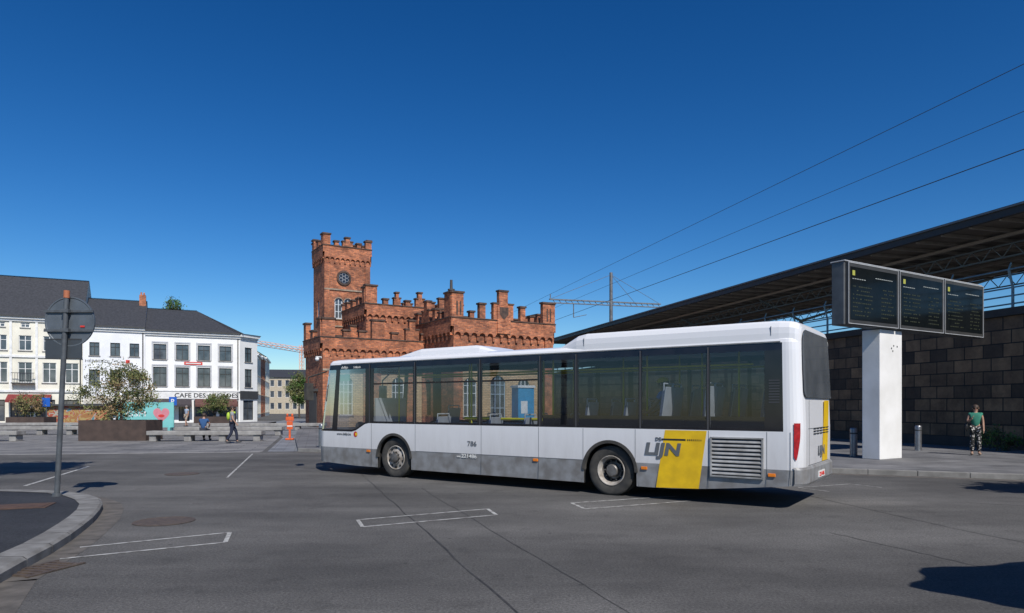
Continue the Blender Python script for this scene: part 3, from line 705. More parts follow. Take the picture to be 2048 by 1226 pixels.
# ------------------------------------------------------------------ CASTLE STATION
CA=math.atan2(.522,.853)
cas=top('castle_station','red brick castle-like station with square tower and stepped battlements','building',(-13.9,50,0),CA)
def merlon(mb,f,x0,x1,z0,h,step=0,d0=-.38):
    if step:
        w=x1-x0
        mb.fbox(f,x0,x1,d0,.0,z0,z0+h*.55); mb.fbox(f,x0-.06,x0+w*.28,d0-.05,.05,z0+h*.55,z0+h*.55+.11,1); mb.fbox(f,x1-w*.28,x1+.06,d0-.05,.05,z0+h*.55,z0+h*.55+.11,1)
        mb.fbox(f,x0+w*.28+.001,x1-w*.28-.001,d0+.001,-.001,z0+h*.55+.001,z0+h); mb.fbox(f,x0+w*.28-.06,x1-w*.28+.06,d0-.06,.06,z0+h,z0+h+.13,1)
    else:
        mb.fbox(f,x0,x1,d0,0,z0,z0+h); mb.fbox(f,x0-.07,x1+.07,d0-.07,.07,z0+h,z0+h+.13,1)
def corbels(mb,f,Wd,z,h=.45,out=.16,sp_=.55):
    n=max(1,round(Wd/sp_)); w=Wd/n
    for i in range(n):
        a=i*w;b=a+w; pw=w*.14; r=(w-2*pw)/2; cx=a+w/2; cz=z+h*.35
        mb.fbox(f,a-pw+.001 if i else a,a+pw,.002,out*.8,z-.12,z+h*.35)
        k=8
        xs_=[a]+[cx-r*math.cos(math.pi*j/k) for j in range(k+1)]+[b]
        def az(x): return cz if abs(x-cx)>=r-1e-6 else cz+math.sqrt(max(0,r*r-(x-cx)**2))
        for p,q in zip(xs_,xs_[1:]):
            mb.add([f(p,out,az(p)),f(q,out,az(q)),f(q,out,z+h+.25),f(p,out,z+h+.25)])
            mb.add([f(p,0,az(p)),f(q,0,az(q)),f(q,out,az(q)),f(p,out,az(p))])
def parapet(mb,f,Wd,z,mer,ph=.5,out=.16):
    mb.fbox(f,-out+.003,Wd+out-.003,-.3,out,z,z+ph)
    g=lambda x,d,zz:f(x,d+out-.004,zz)
    mb.fbox(g,-out,Wd+out,-.36,.05,z+ph+.001,z+ph+.08,1)
    for x0,x1,h,st in mer: merlon(mb,g,x0,x1,z+ph+.082,h,step=st)
def block(name,x0,x1,y0,y1,zt,frontops=(),leftops=(),corb=True,mF=(),mL=(),mR=(),ph=.5,tan=None,out=.16,corh=.45,sp_=.55):
    mb=MB(); F=facemap((x0,y0,0),(1,0,0),(0,-1,0)); Lf=facemap((x0,y1,0),(0,-1,0),(-1,0,0)); Rf=facemap((x1,y0,0),(0,1,0),(1,0,0)); Bf=facemap((x1,y1,0),(-1,0,0),(0,1,0))
    wx=x1-x0;wy=y1-y0
    if tan:
        wallface(mb,F,wx,0,tan,[o for o in frontops if o[3]<=tan],m=2); wallface(mb,F,wx,tan,zt,[o for o in frontops if o[2]>=tan])
    else: wallface(mb,F,wx,0,zt,list(frontops),depth=.22)
    wallface(mb,Lf,wy,0,zt,list(leftops)); wallface(mb,Rf,wy,0,zt,[]); wallface(mb,Bf,wx,0,zt,[])
    mb.add([(x0,y0,zt),(x1,y0,zt),(x1,y1,zt),(x0,y1,zt)],1)
    mb.obj(name,[brick,cap,tanbrick],cas)
    pb=MB()
    if corb:
        for f,w in((F,wx),(Lf,wy),(Rf,wy)): corbels(pb,f,w,zt-corh-.25,corh,out,sp_)
    for f,w,mm in((F,wx,mF),(Lf,wy,mL),(Rf,wy,mR),(Bf,wx,mF)): parapet(pb,f,w,zt,mm,ph,out)
    pb.obj('parapet',[brick,cap],cas)
    return F,Lf
def mer(Wd,n,wm,h,stepmid=False,hc=None):
    out=[]
    for i in range(n):
        c=wm/2+(Wd-wm)*i/(n-1); hh=h; st=0
        if i in(0,n-1) and hc: hh=hc
        out.append((c-wm/2,c+wm/2,hh,st))
    return out
cops=[(1.3,2.3,1.0,3.9,True),(5.4,6.4,1.0,3.9,True)]
F,Lf=block('wall',0,8.3,0,4.6,6.3,cops,[],mF=[(-.04,.9,1.25,0),(1.55,2.05,.45,0),(2.75,3.3,.45,0),(3.75,4.75,1.35,0),(5.35,5.85,.45,0),(6.5,7.6,1.5,1),(7.8,8.2,.5,0)],mL=mer(4.6,3,.7,.5,hc=1.25),mR=mer(4.6,4,.5,.4),ph=.45,tan=4.3)
for o in cops: window(F,*o[:4],cas,framew,hb=(.3,.6,.8),vb=2)
mb=MB()
for x in(0,3.1,3.9,6.6,7.9): mb.fbox(F,x,x+.55,.002,.14,0,5.5)
mb.fbox(F,0,8.3,.001,.17,4.3,4.45,1)
mb.obj('pilaster',[brick,trimst],cas)
F,Lf=block('wall',4.15,11.2,2.3,10,9.35,[],[],mF=[(-.1,.85,1.35,0),(1.4,1.8,.35,0),(2.3,2.85,.95,1),(3.3,3.7,.35,0),(4.2,4.95,1.1,1),(5.5,5.9,.4,0),(6.3,6.8,.8,0)],mL=mer(7.7,6,.6,.5,hc=1.2),mR=mer(7.7,6,.6,.45),ph=.45)
tops=[(.90,1.60,9.2,11.0,True),(1.72,2.42,9.2,11.0,True)]
F,Lf=block('tower',2.45,6.5,8,11.3,14.85,tops,[(1.2,1.8,9.25,10.95,True)],mF=[(-.10,.5,.85,0),(.88,1.22,.3,0),(1.58,2.46,.7,1),(2.85,3.2,.3,0),(3.62,4.15,.6,0)],mL=mer(3.3,3,.55,.5,hc=.85),mR=mer(3.3,3,.55,.5,hc=.7),ph=.55,corh=.5,out=.13,sp_=.45)
framep=M('frame_pale',(.62,.68,.72),.5)
for o in tops: window(F,*o[:4],cas,framep,hb=(.35,.68),vb=1,sill=True,depth=.12,fw=.09)
window(Lf,1.2,1.8,9.25,10.95,cas,frameb)
mb=MB(); cx,cz=1.70,12.75
def ring(mb,f,cx,cz,r0,r1,d0,d1,m,n=28):
    for k in range(n):
        a=2*math.pi*k/n;b=2*math.pi*(k+1)/n
        P_=lambda t,r,d:f(cx+r*math.cos(t),d,cz+r*math.sin(t))
        mb.add([P_(a,r0,d1),P_(b,r0,d1),P_(b,r1,d1),P_(a,r1,d1)],m); mb.add([P_(a,r1,d0),P_(b,r1,d0),P_(b,r1,d1),P_(a,r1,d1)],m); mb.add([P_(a,r0,d0),P_(b,r0,d0),P_(b,r0,d1),P_(a,r0,d1)],m)
ring(mb,F,cx,cz,.48,.64,0,.10,0)
mb.add([F(cx+.49*math.cos(2*math.pi*k/24),.012,cz+.49*math.sin(2*math.pi*k/24)) for k in range(24)],1)
for k in range(6):
    t=math.pi*k/3
    ring(mb,F,cx+.30*math.cos(t+.52),cz+.30*math.sin(t+.52),.12,.155,.012,.05,2,12)
ring(mb,F,cx,cz,.11,.145,.012,.052,2,12)
mb.obj('round_window',[cap,M('dark_pane',(.02,.025,.04),.1),M('tracery',(.25,.27,.30),.6)],cas)
mb=MB()
for c_ in(1.25,2.07):
    for k in range(10):
        a=math.pi*k/10;b=math.pi*(k+1)/10; P_=lambda t,r,d:F(c_+r*math.cos(t),d,10.65+r*math.sin(t)); mb.add([P_(a,.35,.06),P_(b,.35,.06),P_(b,.41,.06),P_(a,.41,.06)]); mb.add([P_(a,.41,.0),P_(b,.41,.0),P_(b,.41,.06),P_(a,.41,.06)])
mb.fbox(F,.002,4.048,.001,.08,11.65,11.77); mb.fbox(F,.002,4.048,.001,.07,8.5,8.62)
for x in(0.0,3.6): mb.fbox(F,x,x+.45,.003,.07,0,14.0,1)
mb.obj('string_course',[trimst,brick],cas)
rops=[(.9,2.0,.9,3.8,True),(3.2,4.5,.5,4.0,True),(5.6,6.7,.9,3.8,True)]
F,Lf=block('wall',8.14,17.0,-5,3.2,7.55,rops,[(3.3,4.4,1.0,3.8,True)],mF=[(-.16,.8,1.75,0),(1.35,1.7,.4,0),(2.15,2.65,1.05,0),(3.35,5.1,2.15,1),(5.75,6.2,1.05,0),(6.65,7.0,.4,0),(7.85,9.0,1.55,0)],mL=[(-.1,.6,1.2,0),(1.0,1.4,.45,0),(1.8,2.4,.8,0),(3.1,4.5,1.6,1),(5.1,5.6,.8,0),(6.1,6.5,.45,0),(7.2,8.3,1.75,0)],mR=mer(8.2,5,.9,.9,hc=1.5),ph=.62,tan=4.6,corh=.6,out=.2,sp_=.7)
for o in rops: window(F,*o[:4],cas,frameb if o[0]==3.2 else framew,hb=(.3,.6,.8),vb=2)
mb=MB()
mb.fbox(F,3.65,4.8,.195,.28,7.2,9.3)
pts=[(-.38,.45),(.38,.45),(.38,-.1),(0,-.5),(-.38,-.1)]
mb.add([F(4.22+x,.295,8.75+z) for x,z in pts],1)
for x in(0,8.1): mb.fbox(F,x,x+.76,.003,.14,0,6.7)
mb.fbox(F,0,8.86,.001,.13,4.6,4.75,2)
for x in(.2,.48,8.2,8.5): mb.fbox(F,x,x+.12,.198,.22,8.4,9.4,1)
mb.obj('shield_panel',[brick,cap,trimst],cas)
mb=MB(); mb.tube((11.6,2.2,8),(11.6,2.2,11.5),.24,.2,14); mb.tube((11.6,2.2,11.5),(11.6,2.2,11.62),.3,.3,14); mb.tube((11.6,2.2,11.62),(11.6,2.2,12.4),.13,.11,12); mb.box(11.3,11.9,1.9,2.5,7.5,9.5)
mb.obj('chimney',[M('chimney_pot',(.07,.065,.065),.7)],cas,smooth=40)
mb=MB(); mb.box(-.35,-.05,-.1,.0,5.2,5.26); mb.ball((-.4,-.1,5.12),(.16,.16,.16)); mb.box(-.5,-.1,-.2,0,5.26,5.32); mb.obj('security_camera',[framew],cas,smooth=50)
mb=MB(); f2=facemap((0,4.6,0),(0,-1,0),(-1,0,0)); mb.fbox(f2,.8,3.6,.002,.35,2.8,3.0); mb.fbox(f2,1.2,3.2,.002,.05,0.12,2.7); mb.obj('side_door',[framed],cas)
tk=top('ticket_kiosk','tall bright blue ticket kiosk beside the station wall','kiosk',(.7,44,.12),CA)
mb=MB(); mb.box(-.6,.6,-.4,.4,0,2.75); mb.box(-.66,.66,-.46,.46,2.751,2.9,1); mb.box(-.4,.1,-.41,-.401,1.1,1.9,1); mb.obj('cabinet',[M('kiosk_blue',(.03,.30,.55),.5),framew],tk,bevel=.03)
# ------------------------------------------------------------------ TOWN HOUSES
HA=math.atan2(.436,.9); RO=Vector((-28.7,72,0))
hx=Vector((math.cos(HA),math.sin(HA),0))
def render_m(name,c,c2): return M(name,c,.85,c2,.8,bump=.1,bscale=30)
def house(name,label,x0,wd,eave,ridge,wm,ops,fm,depth=9,roofm=slate,hip=None):
    e=top(name,label,'house',tuple(RO+hx*x0),HA,'houses along the square')
    F=facemap((0,0,0),(1,0,0),(0,-1,0)); mb=MB()
    wallface(mb,F,wd,0,eave,ops,.2)
    for f,w in((facemap((0,depth,0),(0,-1,0),(-1,0,0)),depth),(facemap((wd,0,0),(0,1,0),(1,0,0)),depth),(facemap((wd,depth,0),(-1,0,0),(0,1,0)),wd)): wallface(mb,f,w,0,eave,[])
    if not hip:
        for x in(0,wd): mb.add([(x,0,eave),(x,depth,eave),(x,depth/2,ridge)])
    mb.obj('wall',[wm],e)
    r=MB(); o=.35; hh=0 if not hip else depth*.45
    A=(-.02,-o,eave+.02);B=(wd+(o if hip else .02),-o,eave+.02);C=(wd-hh+.02,depth/2,ridge+.05);D=(-.02,depth/2,ridge+.05);E=(wd+(o if hip else .02),depth+o,eave+.02);G=(-.02,depth+o,eave+.02)
    r.add([A,B,C,D]); r.add([D,C,E,G])
    if hip: r.add([B,E,C])
    r.add([(D[0],D[1]-.15,D[2]+.03),(C[0],C[1]-.15,C[2]+.03),(C[0],C[1]+.15,C[2]+.03),(D[0],D[1]+.15,D[2]+.03)])
    r.obj('roof',[roofm],e)
    c=MB(); c.box(0,wd,-.30,.0,eave-.28,eave-.02); c.box(0,wd,-.14,0,eave-.5,eave-.281); c.box(0,wd,-.42,-.30,eave-.1,eave+.04,1); c.tube((wd-.2,-.08,.1),(wd-.2,-.08,eave-.5),.05,None,8,1)
    c.obj('cornice',[framew,framed],e)
    for o_ in ops:
        if o_[2]>2.5: window(F,*o_[:4],e,fm,vb=1,hb=(.68,),sillm=concrete)
        else: window(F,*o_[:4],e,framed,vb=2,hb=(.75,),fw=.08,name='shop_window',sill=False)
    return e,F
wwhite=render_m('white_render',(.82,.82,.80),(.74,.74,.72)); wcream=render_m('cream_render',(.78,.75,.64),(.66,.63,.53)); wwhite2=render_m('white_render_b',(.80,.81,.82),(.70,.71,.73))
w=8.8
ops=[]
for xc in (1.3,3.34,5.34,7.39): ops+=[(xc-.58,xc+.58,6.4,7.95),(xc-.6,xc+.6,3.7,5.65)]
ops+=[(.4,2.6,.3,2.3),(3.0,4.0,.15,2.3),(4.4,6.4,.3,2.3),(6.8,8.4,.3,2.3)]
e,F=house('corner_house','white rendered corner house with café on ground floor and slate roof',-8.8,w,9.3,12.0,wwhite,ops,framed,hip=True)
mb=MB(); mb.fbox(F,.1,8.7,.002,.10,2.45,3.2); mb.fbox(F,0,8.8,.002,.16,3.2,3.32); mb.obj('fascia_board',[framew],e)
surr=M('surround',(.50,.51,.53),.7)
for xc in(1.3,3.34,5.34,7.39):
    for z0,z1 in((6.4,7.95),(3.7,5.65)):
        mb=MB(); mb.fbox(F,xc-.74,xc-.6,.002,.05,z0,z1+.12);mb.fbox(F,xc+.6,xc+.74,.002,.05,z0,z1+.12);mb.fbox(F,xc-.74,xc+.74,.002,.06,z1+.122,z1+.26); mb.obj('window_surround',[surr],e)
text('CAFE DES ARCADES',.62,txtblack,e,(2.6,-.105,2.58),(1,0,0),(0,0,1),width=6.0,off=.012)
mb=MB(); mb.fbox(F,3.5,5.2,.002,.08,5.92,6.22); mb.fbox(F,3.65,5.05,.082,.086,6.02,6.12,1); mb.obj('red_sign',[txtred,txtwhite],e)
def awning(e,F,a,b,z,mat,out=1.3,drop=.55):
    mb=MB(); mb.add([F(a,.12,z),F(b,.12,z),F(b,out,z-drop),F(a,out,z-drop)]); mb.add([F(a,out,z-drop),F(b,out,z-drop),F(b,out,z-drop-.22),F(a,out,z-drop-.22)])
    mb.add([F(a,.12,z),F(a,out,z-drop),F(a,out,z-drop-.22)]); mb.add([F(b,.12,z),F(b,out,z-drop),F(b,out,z-drop-.22)]); mb.obj('awning',[mat],e)
awning(e,F,.4,4.2,2.4,M('dark_awning',(.05,.04,.045),.8)); awning(e,F,4.5,8.5,2.4,M('brown_awning',(.12,.05,.04),.8))
cb=MB(); d45=Vector((math.cos(R(45)),math.sin(R(45)),0))
F2=facemap((8.8,0,0),d45,(d45.y,-d45.x,0)); ops2=[(.75,1.85,6.4,7.95),(.75,1.85,3.7,5.65),(.5,2.1,.2,2.3)]
wallface(cb,F2,2.7,0,9.3,ops2,.16); F3=facemap((8.8+2.7*d45.x,2.7*d45.y,0),(0,1,0),(1,0,0)); ops3=[(1,2,6.4,7.9),(1,2,3.7,5.6),(3.5,4.5,6.4,7.9),(3.5,4.5,3.7,5.6)]; wallface(cb,F3,7,0,9.3,ops3,.16)
cb.obj('corner_wall',[wwhite],e)
for o in ops2: window(F2,*o[:4],e,framed,vb=1,sill=o[2]>2.5,sillm=concrete)
for o in ops3: window(F3,*o[:4],e,framed,vb=1,sillm=concrete)
r=MB(); r.add([(8.4,-.35,9.32),(9.0,-.35,9.32),(11.1,1.7,9.32),(11.1,9.3,9.32),(4.75,4.5,12.05)]); r.obj('corner_roof',[slate],e)
r=MB(); r.fbox(F2,-.1,2.8,.0,.3,9.0,9.31); r.fbox(F2,0,2.7,.0,.14,8.8,8.999); r.obj('corner_cornice',[framew],e)
r=MB(); r.fbox(F2,0,2.7,.002,.12,2.45,3.3); r.obj('fascia_board',[framed],e)
ops=[]
for xc in(.95,2.7,4.35): ops+=[(xc-.42,xc+.42,6.6,7.9),(xc-.45,xc+.45,3.75,5.25)]
ops+=[(.3,2.3,.2,2.4),(2.8,5.0,.3,2.4)]
e,F=house('white_house','narrow white house with dark slate roof and shop',-14.1,5.29,9.5,12.7,wwhite2,ops,framed)
text('HERBERG',.36,txtgrey,e,(.15,-.01,5.95),(1,0,0),(0,0,1),width=1.9,off=.004)
mb=MB(); mb.fbox(F,3.6,3.95,.004,.012,5.92,6.25); mb.obj('red_emblem',[txtred],e); awning(e,F,.2,5.1,2.7,M('cream_awning',(.5,.47,.4),.8))
mb=MB(); mb.box(4.6,5.2,3.6,4.4,11.5,13.3); mb.box(4.7,4.85,3.8,3.95,13.3,13.6); mb.box(4.95,5.1,4.0,4.15,13.3,13.6); mb.obj('chimney',[brick],e)
ops=[]
for xc in(1.3,3.4,5.4,7.3,9.2,11.0): ops+=[(xc-.5,xc+.5,6.9,8.3),(xc-.55,xc+.55,3.9,5.8),(xc-.35,xc+.35,9.05,9.5)]
ops+=[(k*1.95+.3,k*1.95+1.85,.3,2.3) for k in range(6)]
e,F=house('cream_house','cream rendered house with shopfronts, balcony and dark slate roof',-26.0,11.89,10.1,14.5,wcream,ops,framew,depth=10)
awning(e,F,6.0,9.4,2.8,M('red_awning',(.22,.03,.03),.8)); awning(e,F,.5,4.5,2.8,M('white_awning',(.6,.6,.58),.8))
mb=MB(); mb.fbox(F,0,11.89,.002,.12,6.25,6.45); mb.fbox(F,0,11.89,.002,.14,3.0,3.2)
for k in range(6): mb.fbox(F,k*2.0+.1,k*2.0+.3,.002,.1,3.2,9.6)
mb.obj('moulding',[framew],e)
mb=MB()
for k in range(9): mb.tube(F(6.4+k*.2,.55,3.88),F(6.4+k*.2,.55,4.75),.018,None,5)
mb.fbox(F,6.3,8.1,.0,.6,3.78,3.88); mb.fbox(F,6.3,8.1,.53,.57,4.75,4.8); mb.obj('balcony',[framed],e)
def sidehouse(label,y0,wd,ht,ridge,wm):
    d=Vector((-.29,.957,0)); o=Vector((-31.0,80,0))+d*y0; ang=math.atan2(d.y,d.x)
    e=top('street_house',label,'house',tuple(o),ang,'houses along the side street')
    F=facemap((0,0,0),(1,0,0),(0,-1,0)); n=max(2,int(wd/2.4)); ops=[]
    for k in range(n):
        xc=wd*(k+.5)/n
        for z in(.6,3.4,6.0):
            if z+1.7<ht: ops.append((xc-.5,xc+.5,z,z+1.7))
    mb=MB(); wallface(mb,F,wd,0,ht,ops,.15); wallface(mb,facemap((0,9,0),(0,-1,0),(-1,0,0)),9,0,ht,[(3,4,3.4,5),(6,7,3.4,5)]); wallface(mb,facemap((wd,0,0),(0,1,0),(1,0,0)),9,0,ht,[])
    for x in(0,wd): mb.add([(x,0,ht),(x,9,ht),(x,4.5,ridge)])
    mb.obj('wall',[wm],e)
    for o_ in ops: window(F,*o_[:4],e,framew,vb=1)
    r=MB(); r.add([(0,-.3,ht),(wd,-.3,ht),(wd,4.5,ridge+.05),(0,4.5,ridge+.05)]); r.add([(0,9.3,ht),(wd,9.3,ht),(wd,4.5,ridge+.05),(0,4.5,ridge+.05)]); r.box(0,wd,-.3,0,ht-.25,ht-.01,1); r.obj('roof',[slate,framew],e)
sidehouse('brown brick terraced house on the side street',0,7,7.4,9.0,Mbrick('brown_brick',(.30,.18,.12),(.22,.13,.09),(.2,.16,.13)))
sidehouse('white terraced house on the side street',7.05,8,8.4,10.6,wwhite2)
sidehouse('cream terraced house on the side street',15.1,10,9.0,11.5,wcream)
sidehouse('red brick terraced house on the side street',25.2,12,9.4,12,brick)
sidehouse('cream terraced house on the side street',37.3,14,10,13,wcream)
e=top('apartment_building','beige apartment building closing off the side street','building',(-54,150,0),R(8)); mb=MB(); F=facemap((0,0,0),(1,0,0),(0,-1,0)); ops=[(x,x+.9,z,z+1.4) for x in(.8,2.4,4.0,5.6,7.2,8.8) for z in(1,3.6,6.0)]
wallface(mb,F,11,0,8.0,ops,.15); mb.add([(11,0,0),(11,10,0),(11,10,8),(11,0,8)]); mb.add([(0,0,0),(0,10,0),(0,10,8),(0,0,8)])
mb.obj('wall',[M('beige_render',(.50,.43,.32),.8)],e); r=MB(); r.add([(-.3,-.3,8),(11.3,-.3,8),(11.3,5,10),(-.3,5,10)]); r.add([(-.3,10.3,8),(11.3,10.3,8),(11.3,5,10),(-.3,5,10)]); r.add([(11,0,8),(11,10,8),(11,5,9.98)]); r.obj('roof',[slate],e)
for o in ops: window(F,*o,e,framew,vb=0,hb=(),sill=False)
# ------------------------------------------------------------------ STATION WALL, CANOPY
SA=math.atan2(.9626,-.2708); SO=(18.3,24.4,0)
wl=top('retaining_wall','dark brown stone-panelled railway retaining wall behind the bus stops','wall',SO,SA)
mb=MB(); mb.box(-26,70,-1.0,0,-.1,5.0); mb.obj('wall',[stonewall],wl)
mb=MB(); mb.box(-26,70,-1.1,.12,5.0,5.28); mb.obj('coping',[M('wall_coping',(.045,.042,.04),.8)],wl)
mb=MB(); mb.box(-26,70,.002,.1,.1,.5); mb.obj('plinth',[M('wall_plinth',(.05,.045,.04),.8)],wl)
emb=MB(); emb.box(-26,70,-26,-1.01,-.1,4.4)
o=emb.obj('railway_embankment',[M('ballast',(.10,.09,.08),.95,bump=.5)],None,kind='structure'); o.location=SO; o.rotation_euler=(0,0,SA)
rl=top('platform_railing','blue-grey steel railing with curved posts along the raised platform','railing',SO,SA)
bluesteel=M('blue_grey_steel',(.20,.32,.38),.45,(.13,.21,.26),6)
for k in range(36):
    mb=MB(); x=-16+k*2.4; mb.tube((x,-.5,5.28),(x,-.5,6.1),.05,None,8); mb.tube((x,-.5,6.1),(x,-.30,6.75),.045,None,8); mb.tube((x,-.30,6.75),(x,-.42,7.0),.035,None,8)
    mb.obj('post',[bluesteel],rl,smooth=50)
for z,y in((5.5,-.5),(5.8,-.5),(6.1,-.5),(6.75,-.30)):
    mb=MB(); mb.tube((-18,y,z),(70,y,z),.032,None,6); mb.obj('rail',[bluesteel],rl)
cn=top('platform_canopy','long flat platform canopy with ribbed brown-grey underside and lattice truss','canopy',(SO[0],SO[1],-.12),SA)
soff=M('canopy_soffit',(.26,.225,.185),.85,(.17,.145,.12),.6,bump=.3)
fas=M('canopy_fascia',(.022,.022,.025),.5)
X0,X1=-26,51.4
mb=MB(); mb.box(X0,X1,-9.6,.6,8.66,8.78,0); mb.obj('deck',[soff],cn)
mb=MB(); mb.box(X0,X1+.1,.6,.78,8.56,8.92,0); mb.box(X0,X1+.1,-9.8,-9.6,8.56,8.92,0); mb.box(X0,X1,-9.6,.6,8.785,8.86); mb.box(X1,X1+.1,-9.6,.6,8.56,8.92); mb.box(X0,X1+.08,.782,.86,8.82,8.88,1); mb.obj('fascia',[fas,M('gutter_metal',(.16,.165,.17),.5)],cn)
mb=MB()
for k in range(65):
    x=X0+k*1.2; mb.box(x,x+.08,-9.5,.55,8.52,8.655)
for y in(-1.5,-3.5,-6,-8.5): mb.box(X0,X1,y-.06,y+.06,8.40,8.515)
mb.obj('rib',[M('rib_steel',(.34,.31,.27),.7)],cn)
trm=M('truss_steel',(.20,.26,.30),.6)
for y in(-2.5,-9.0):
    mb=MB()
    mb.tube((X0,y,8.36),(X1,y,8.36),.04,None,6); mb.tube((X0,y,7.85),(X1,y,7.85),.04,None,6)
    for k in range(86):
        x=X0+k*.9; mb.tube((x,y,7.85),(x+.45,y,8.36),.022,None,5,0,False); mb.tube((x+.45,y,8.36),(x+.9,y,7.85),.022,None,5,0,False)
    mb.obj('truss',[trm],cn)
for k in range(8):
    x=-20+k*9.5; mb=MB()
    mb.tube((x,-5,4.4),(x,-5,7.2),.14,.12,12); mb.tube((x,-5,7.2),(x,-2.0,8.38),.08,.07,8); mb.tube((x,-5,7.2),(x,-9,8.38),.08,.07,8)
    mb.obj('column',[trm],cn,smooth=50)
mast=top('catenary_mast','slim steel overhead line mast with cantilever boom over the tracks','mast',(9.43,65,0),SA)
galv=M('galvanised_steel',(.20,.205,.215),.5,(.12,.125,.13),4,metal=.3)
mb=MB(); mb.tube((0,0,4.4),(0,0,14.4),.20,.15,12); mb.obj('pole',[galv],mast,smooth=50)
mb=MB(); mb.box(-.1,.1,-5.2,6.2,11.55,11.66); mb.box(-.08,.08,-5.2,6.2,11.25,11.33)
for k in range(19): mb.tube((0,-5.2+k*.6,11.28),(0,-4.9+k*.6,11.6),.03,None,5)
mb.tube((0,6.2,11.6),(0,0,14.2),.02,None,5); mb.tube((0,-5.2,11.6),(0,0,14.2),.02,None,5); mb.tube((0,-2.5,11.6),(0,0,14.2),.02,None,5)
mb.tube((0,3.8,11.3),(0,3.8,10.0),.05,None,6); mb.tube((0,3.8,10.0),(0,2.5,10.3),.03,None,6)
mb.tube((0,6.1,11.6),(0,6.1,12.1),.05,None,6)
mb.obj('boom',[galv],mast)
wirem=M('wire',(.04,.045,.05),.6)
for c_,z in((21.2,12.0),(24.6,12.0),(23.3,10.2)):
    mb=MB(); n=24; ya,yb=-6,100; last=None
    for i in range(n+1):
        y=ya+(yb-ya)*i/n; p=(c_-.2813*y,y,z)
        if last: mb.tube(last,p,.018 if z<11 else .012,None,5,0,False)
        last=p
    o=mb.obj('overhead_wire',[wirem]); tag(o,'thin black overhead railway wire','wire','overhead wires')
# ------------------------------------------------------------------ DISPLAY BOARD
db=top('departure_board','large three-panel electronic departure board on a white concrete pillar','sign',(11.3,20.4,.12),math.atan2(.523,.853))
mb=MB(); mb.box(-.62,.55,-.05,.50,0,3.84); mb.obj('pillar',[M('white_concrete',(.80,.79,.77),.8,(.68,.67,.64),1.1,bump=.15,bscale=25)],db,bevel=.02)
for x,z in((-.02,3.3),(.1,3.38),(.28,3.36),(.05,3.22)):
    mb=MB(); mb.add([(x+.03*math.cos(k),-.054,z+.03*math.sin(k)) for k in range(6)]); mb.obj('bolt',[matte],db)
hs=M('housing_metal',(.13,.135,.14),.5,(.09,.095,.10),3,metal=.3); hl=M('housing_trim',(.42,.43,.44),.45)
mb=MB(); mb.box(-2.46,5.27,-.10,.28,3.86,5.62,0); mb.box(-2.48,5.29,-.14,.32,5.62,5.66,1); mb.obj('housing',[hs,hl],db,bevel=.02)
screen=M('screen_glass',(.005,.007,.008),.12,(.009,.011,.012),2,spec=.15); led=M('led_rows',(.045,.05,.028),.5); ledg=M('sign_yellow_green',(.42,.42,.08),.5); ledw=M('sign_pale_text',(.40,.42,.40),.5)
for k in range(3):
    a=-2.40+k*2.57; b=a+2.50
    mb=MB(); mb.box(a,b,-.19,-.101,3.88,5.60,0); mb.box(a+.09,b-.09,-.196,-.191,4.0,5.48,1)
    mb.box(a,b,-.200,-.191,3.88,3.90,2); mb.box(a,b,-.200,-.191,5.58,5.60,2); mb.box(a,a+.02,-.200,-.191,3.901,5.579,2); mb.box(b-.02,b,-.200,-.191,3.901,5.579,2)
    mb.box(a+.18,a+.30,-.201,-.197,5.24,5.38,4)
    for q in range(6): mb.box(a+.18+q*.11,a+.26+q*.11,-.201,-.197,5.14,5.16,5)
    for q in range(9): mb.box(a+1.3+q*.1,a+1.37+q*.1,-.201,-.197,5.24,5.26,5)
    rnd=random.Random(k)
    for r_ in range(8):
        z=4.12+r_*.115; x=a+.2
        while x<b-.3:
            l=rnd.uniform(.03,.09)
            if rnd.random()<.75: mb.box(x,x+l,-.201,-.197,z,z+.03,3)
            x+=l+.03
            if x>a+1.1 and x<a+1.6: x=a+1.6
    mb.obj('display_panel',[framed,screen,hl,led,ledg,ledw],db)
# ------------------------------------------------------------------ STREET FURNITURE
mb=MB(); m4=Matrix.Identity(4); mb.lathe([(.11,0),(.11,.84),(.105,.87),(.085,.89),(.001,.895)],m4,20); mb.lathe([(.112,.70),(.114,.705),(.114,.74),(.112,.745)],m4,20,1); mb.lathe([(.13,0),(.13,.02),(.11,.021)],m4,20)
b=mb.obj('bollard',[steel,framed],smooth=40,loc=(10.76,21.5,.12)); tag(b,'brushed steel bollard on the station pavement','bollard','steel bollards')
for l in((14.4,24.2,.12),(-7.25,26.0,.12)):
    n=b.copy(); COL.objects.link(n); n.location=l
ts=top('traffic_sign','round traffic sign seen from behind on a slightly leaning grey pole','sign',(-8.0,12.0,.11),0)
mb=MB()
mb.tube((0,0,0),(.17,0,3.5),.045,.042,14); mb.tube((0,0,0),(0.005,0,.06),.08,.07,14); mb.tube((.17,0,3.49),(.176,0,3.62),.05,.05,10,1); mb.obj('pole',[polegrey,M('rust_orange',(.45,.15,.07),.7)],ts,smooth=50)
def tdisc(cx,cz,y,r,name,mat):
    m4=Matrix.Translation((cx,y,cz))@Matrix.Rotation(R(90),4,'X')
    mb=MB(); mb.lathe([(.001,.012),(r-.03,.012),(r-.02,.022),(r,.022),(r,-.012),(.001,-.012)],m4,48)
    return mb.obj(name,[mat],ts,smooth=40)
tdisc(.19,3.08,.07,.44,'sign_disc',signback)
for z in(2.92,3.26):
    mb=MB(); mb.box(.17-.42,.17+.45,.022,.05,z-.02,z+.02); mb.box(.16-.07,.16+.07,-.05,.021,z-.03,z+.03); mb.obj('bracket',[polegrey],ts)
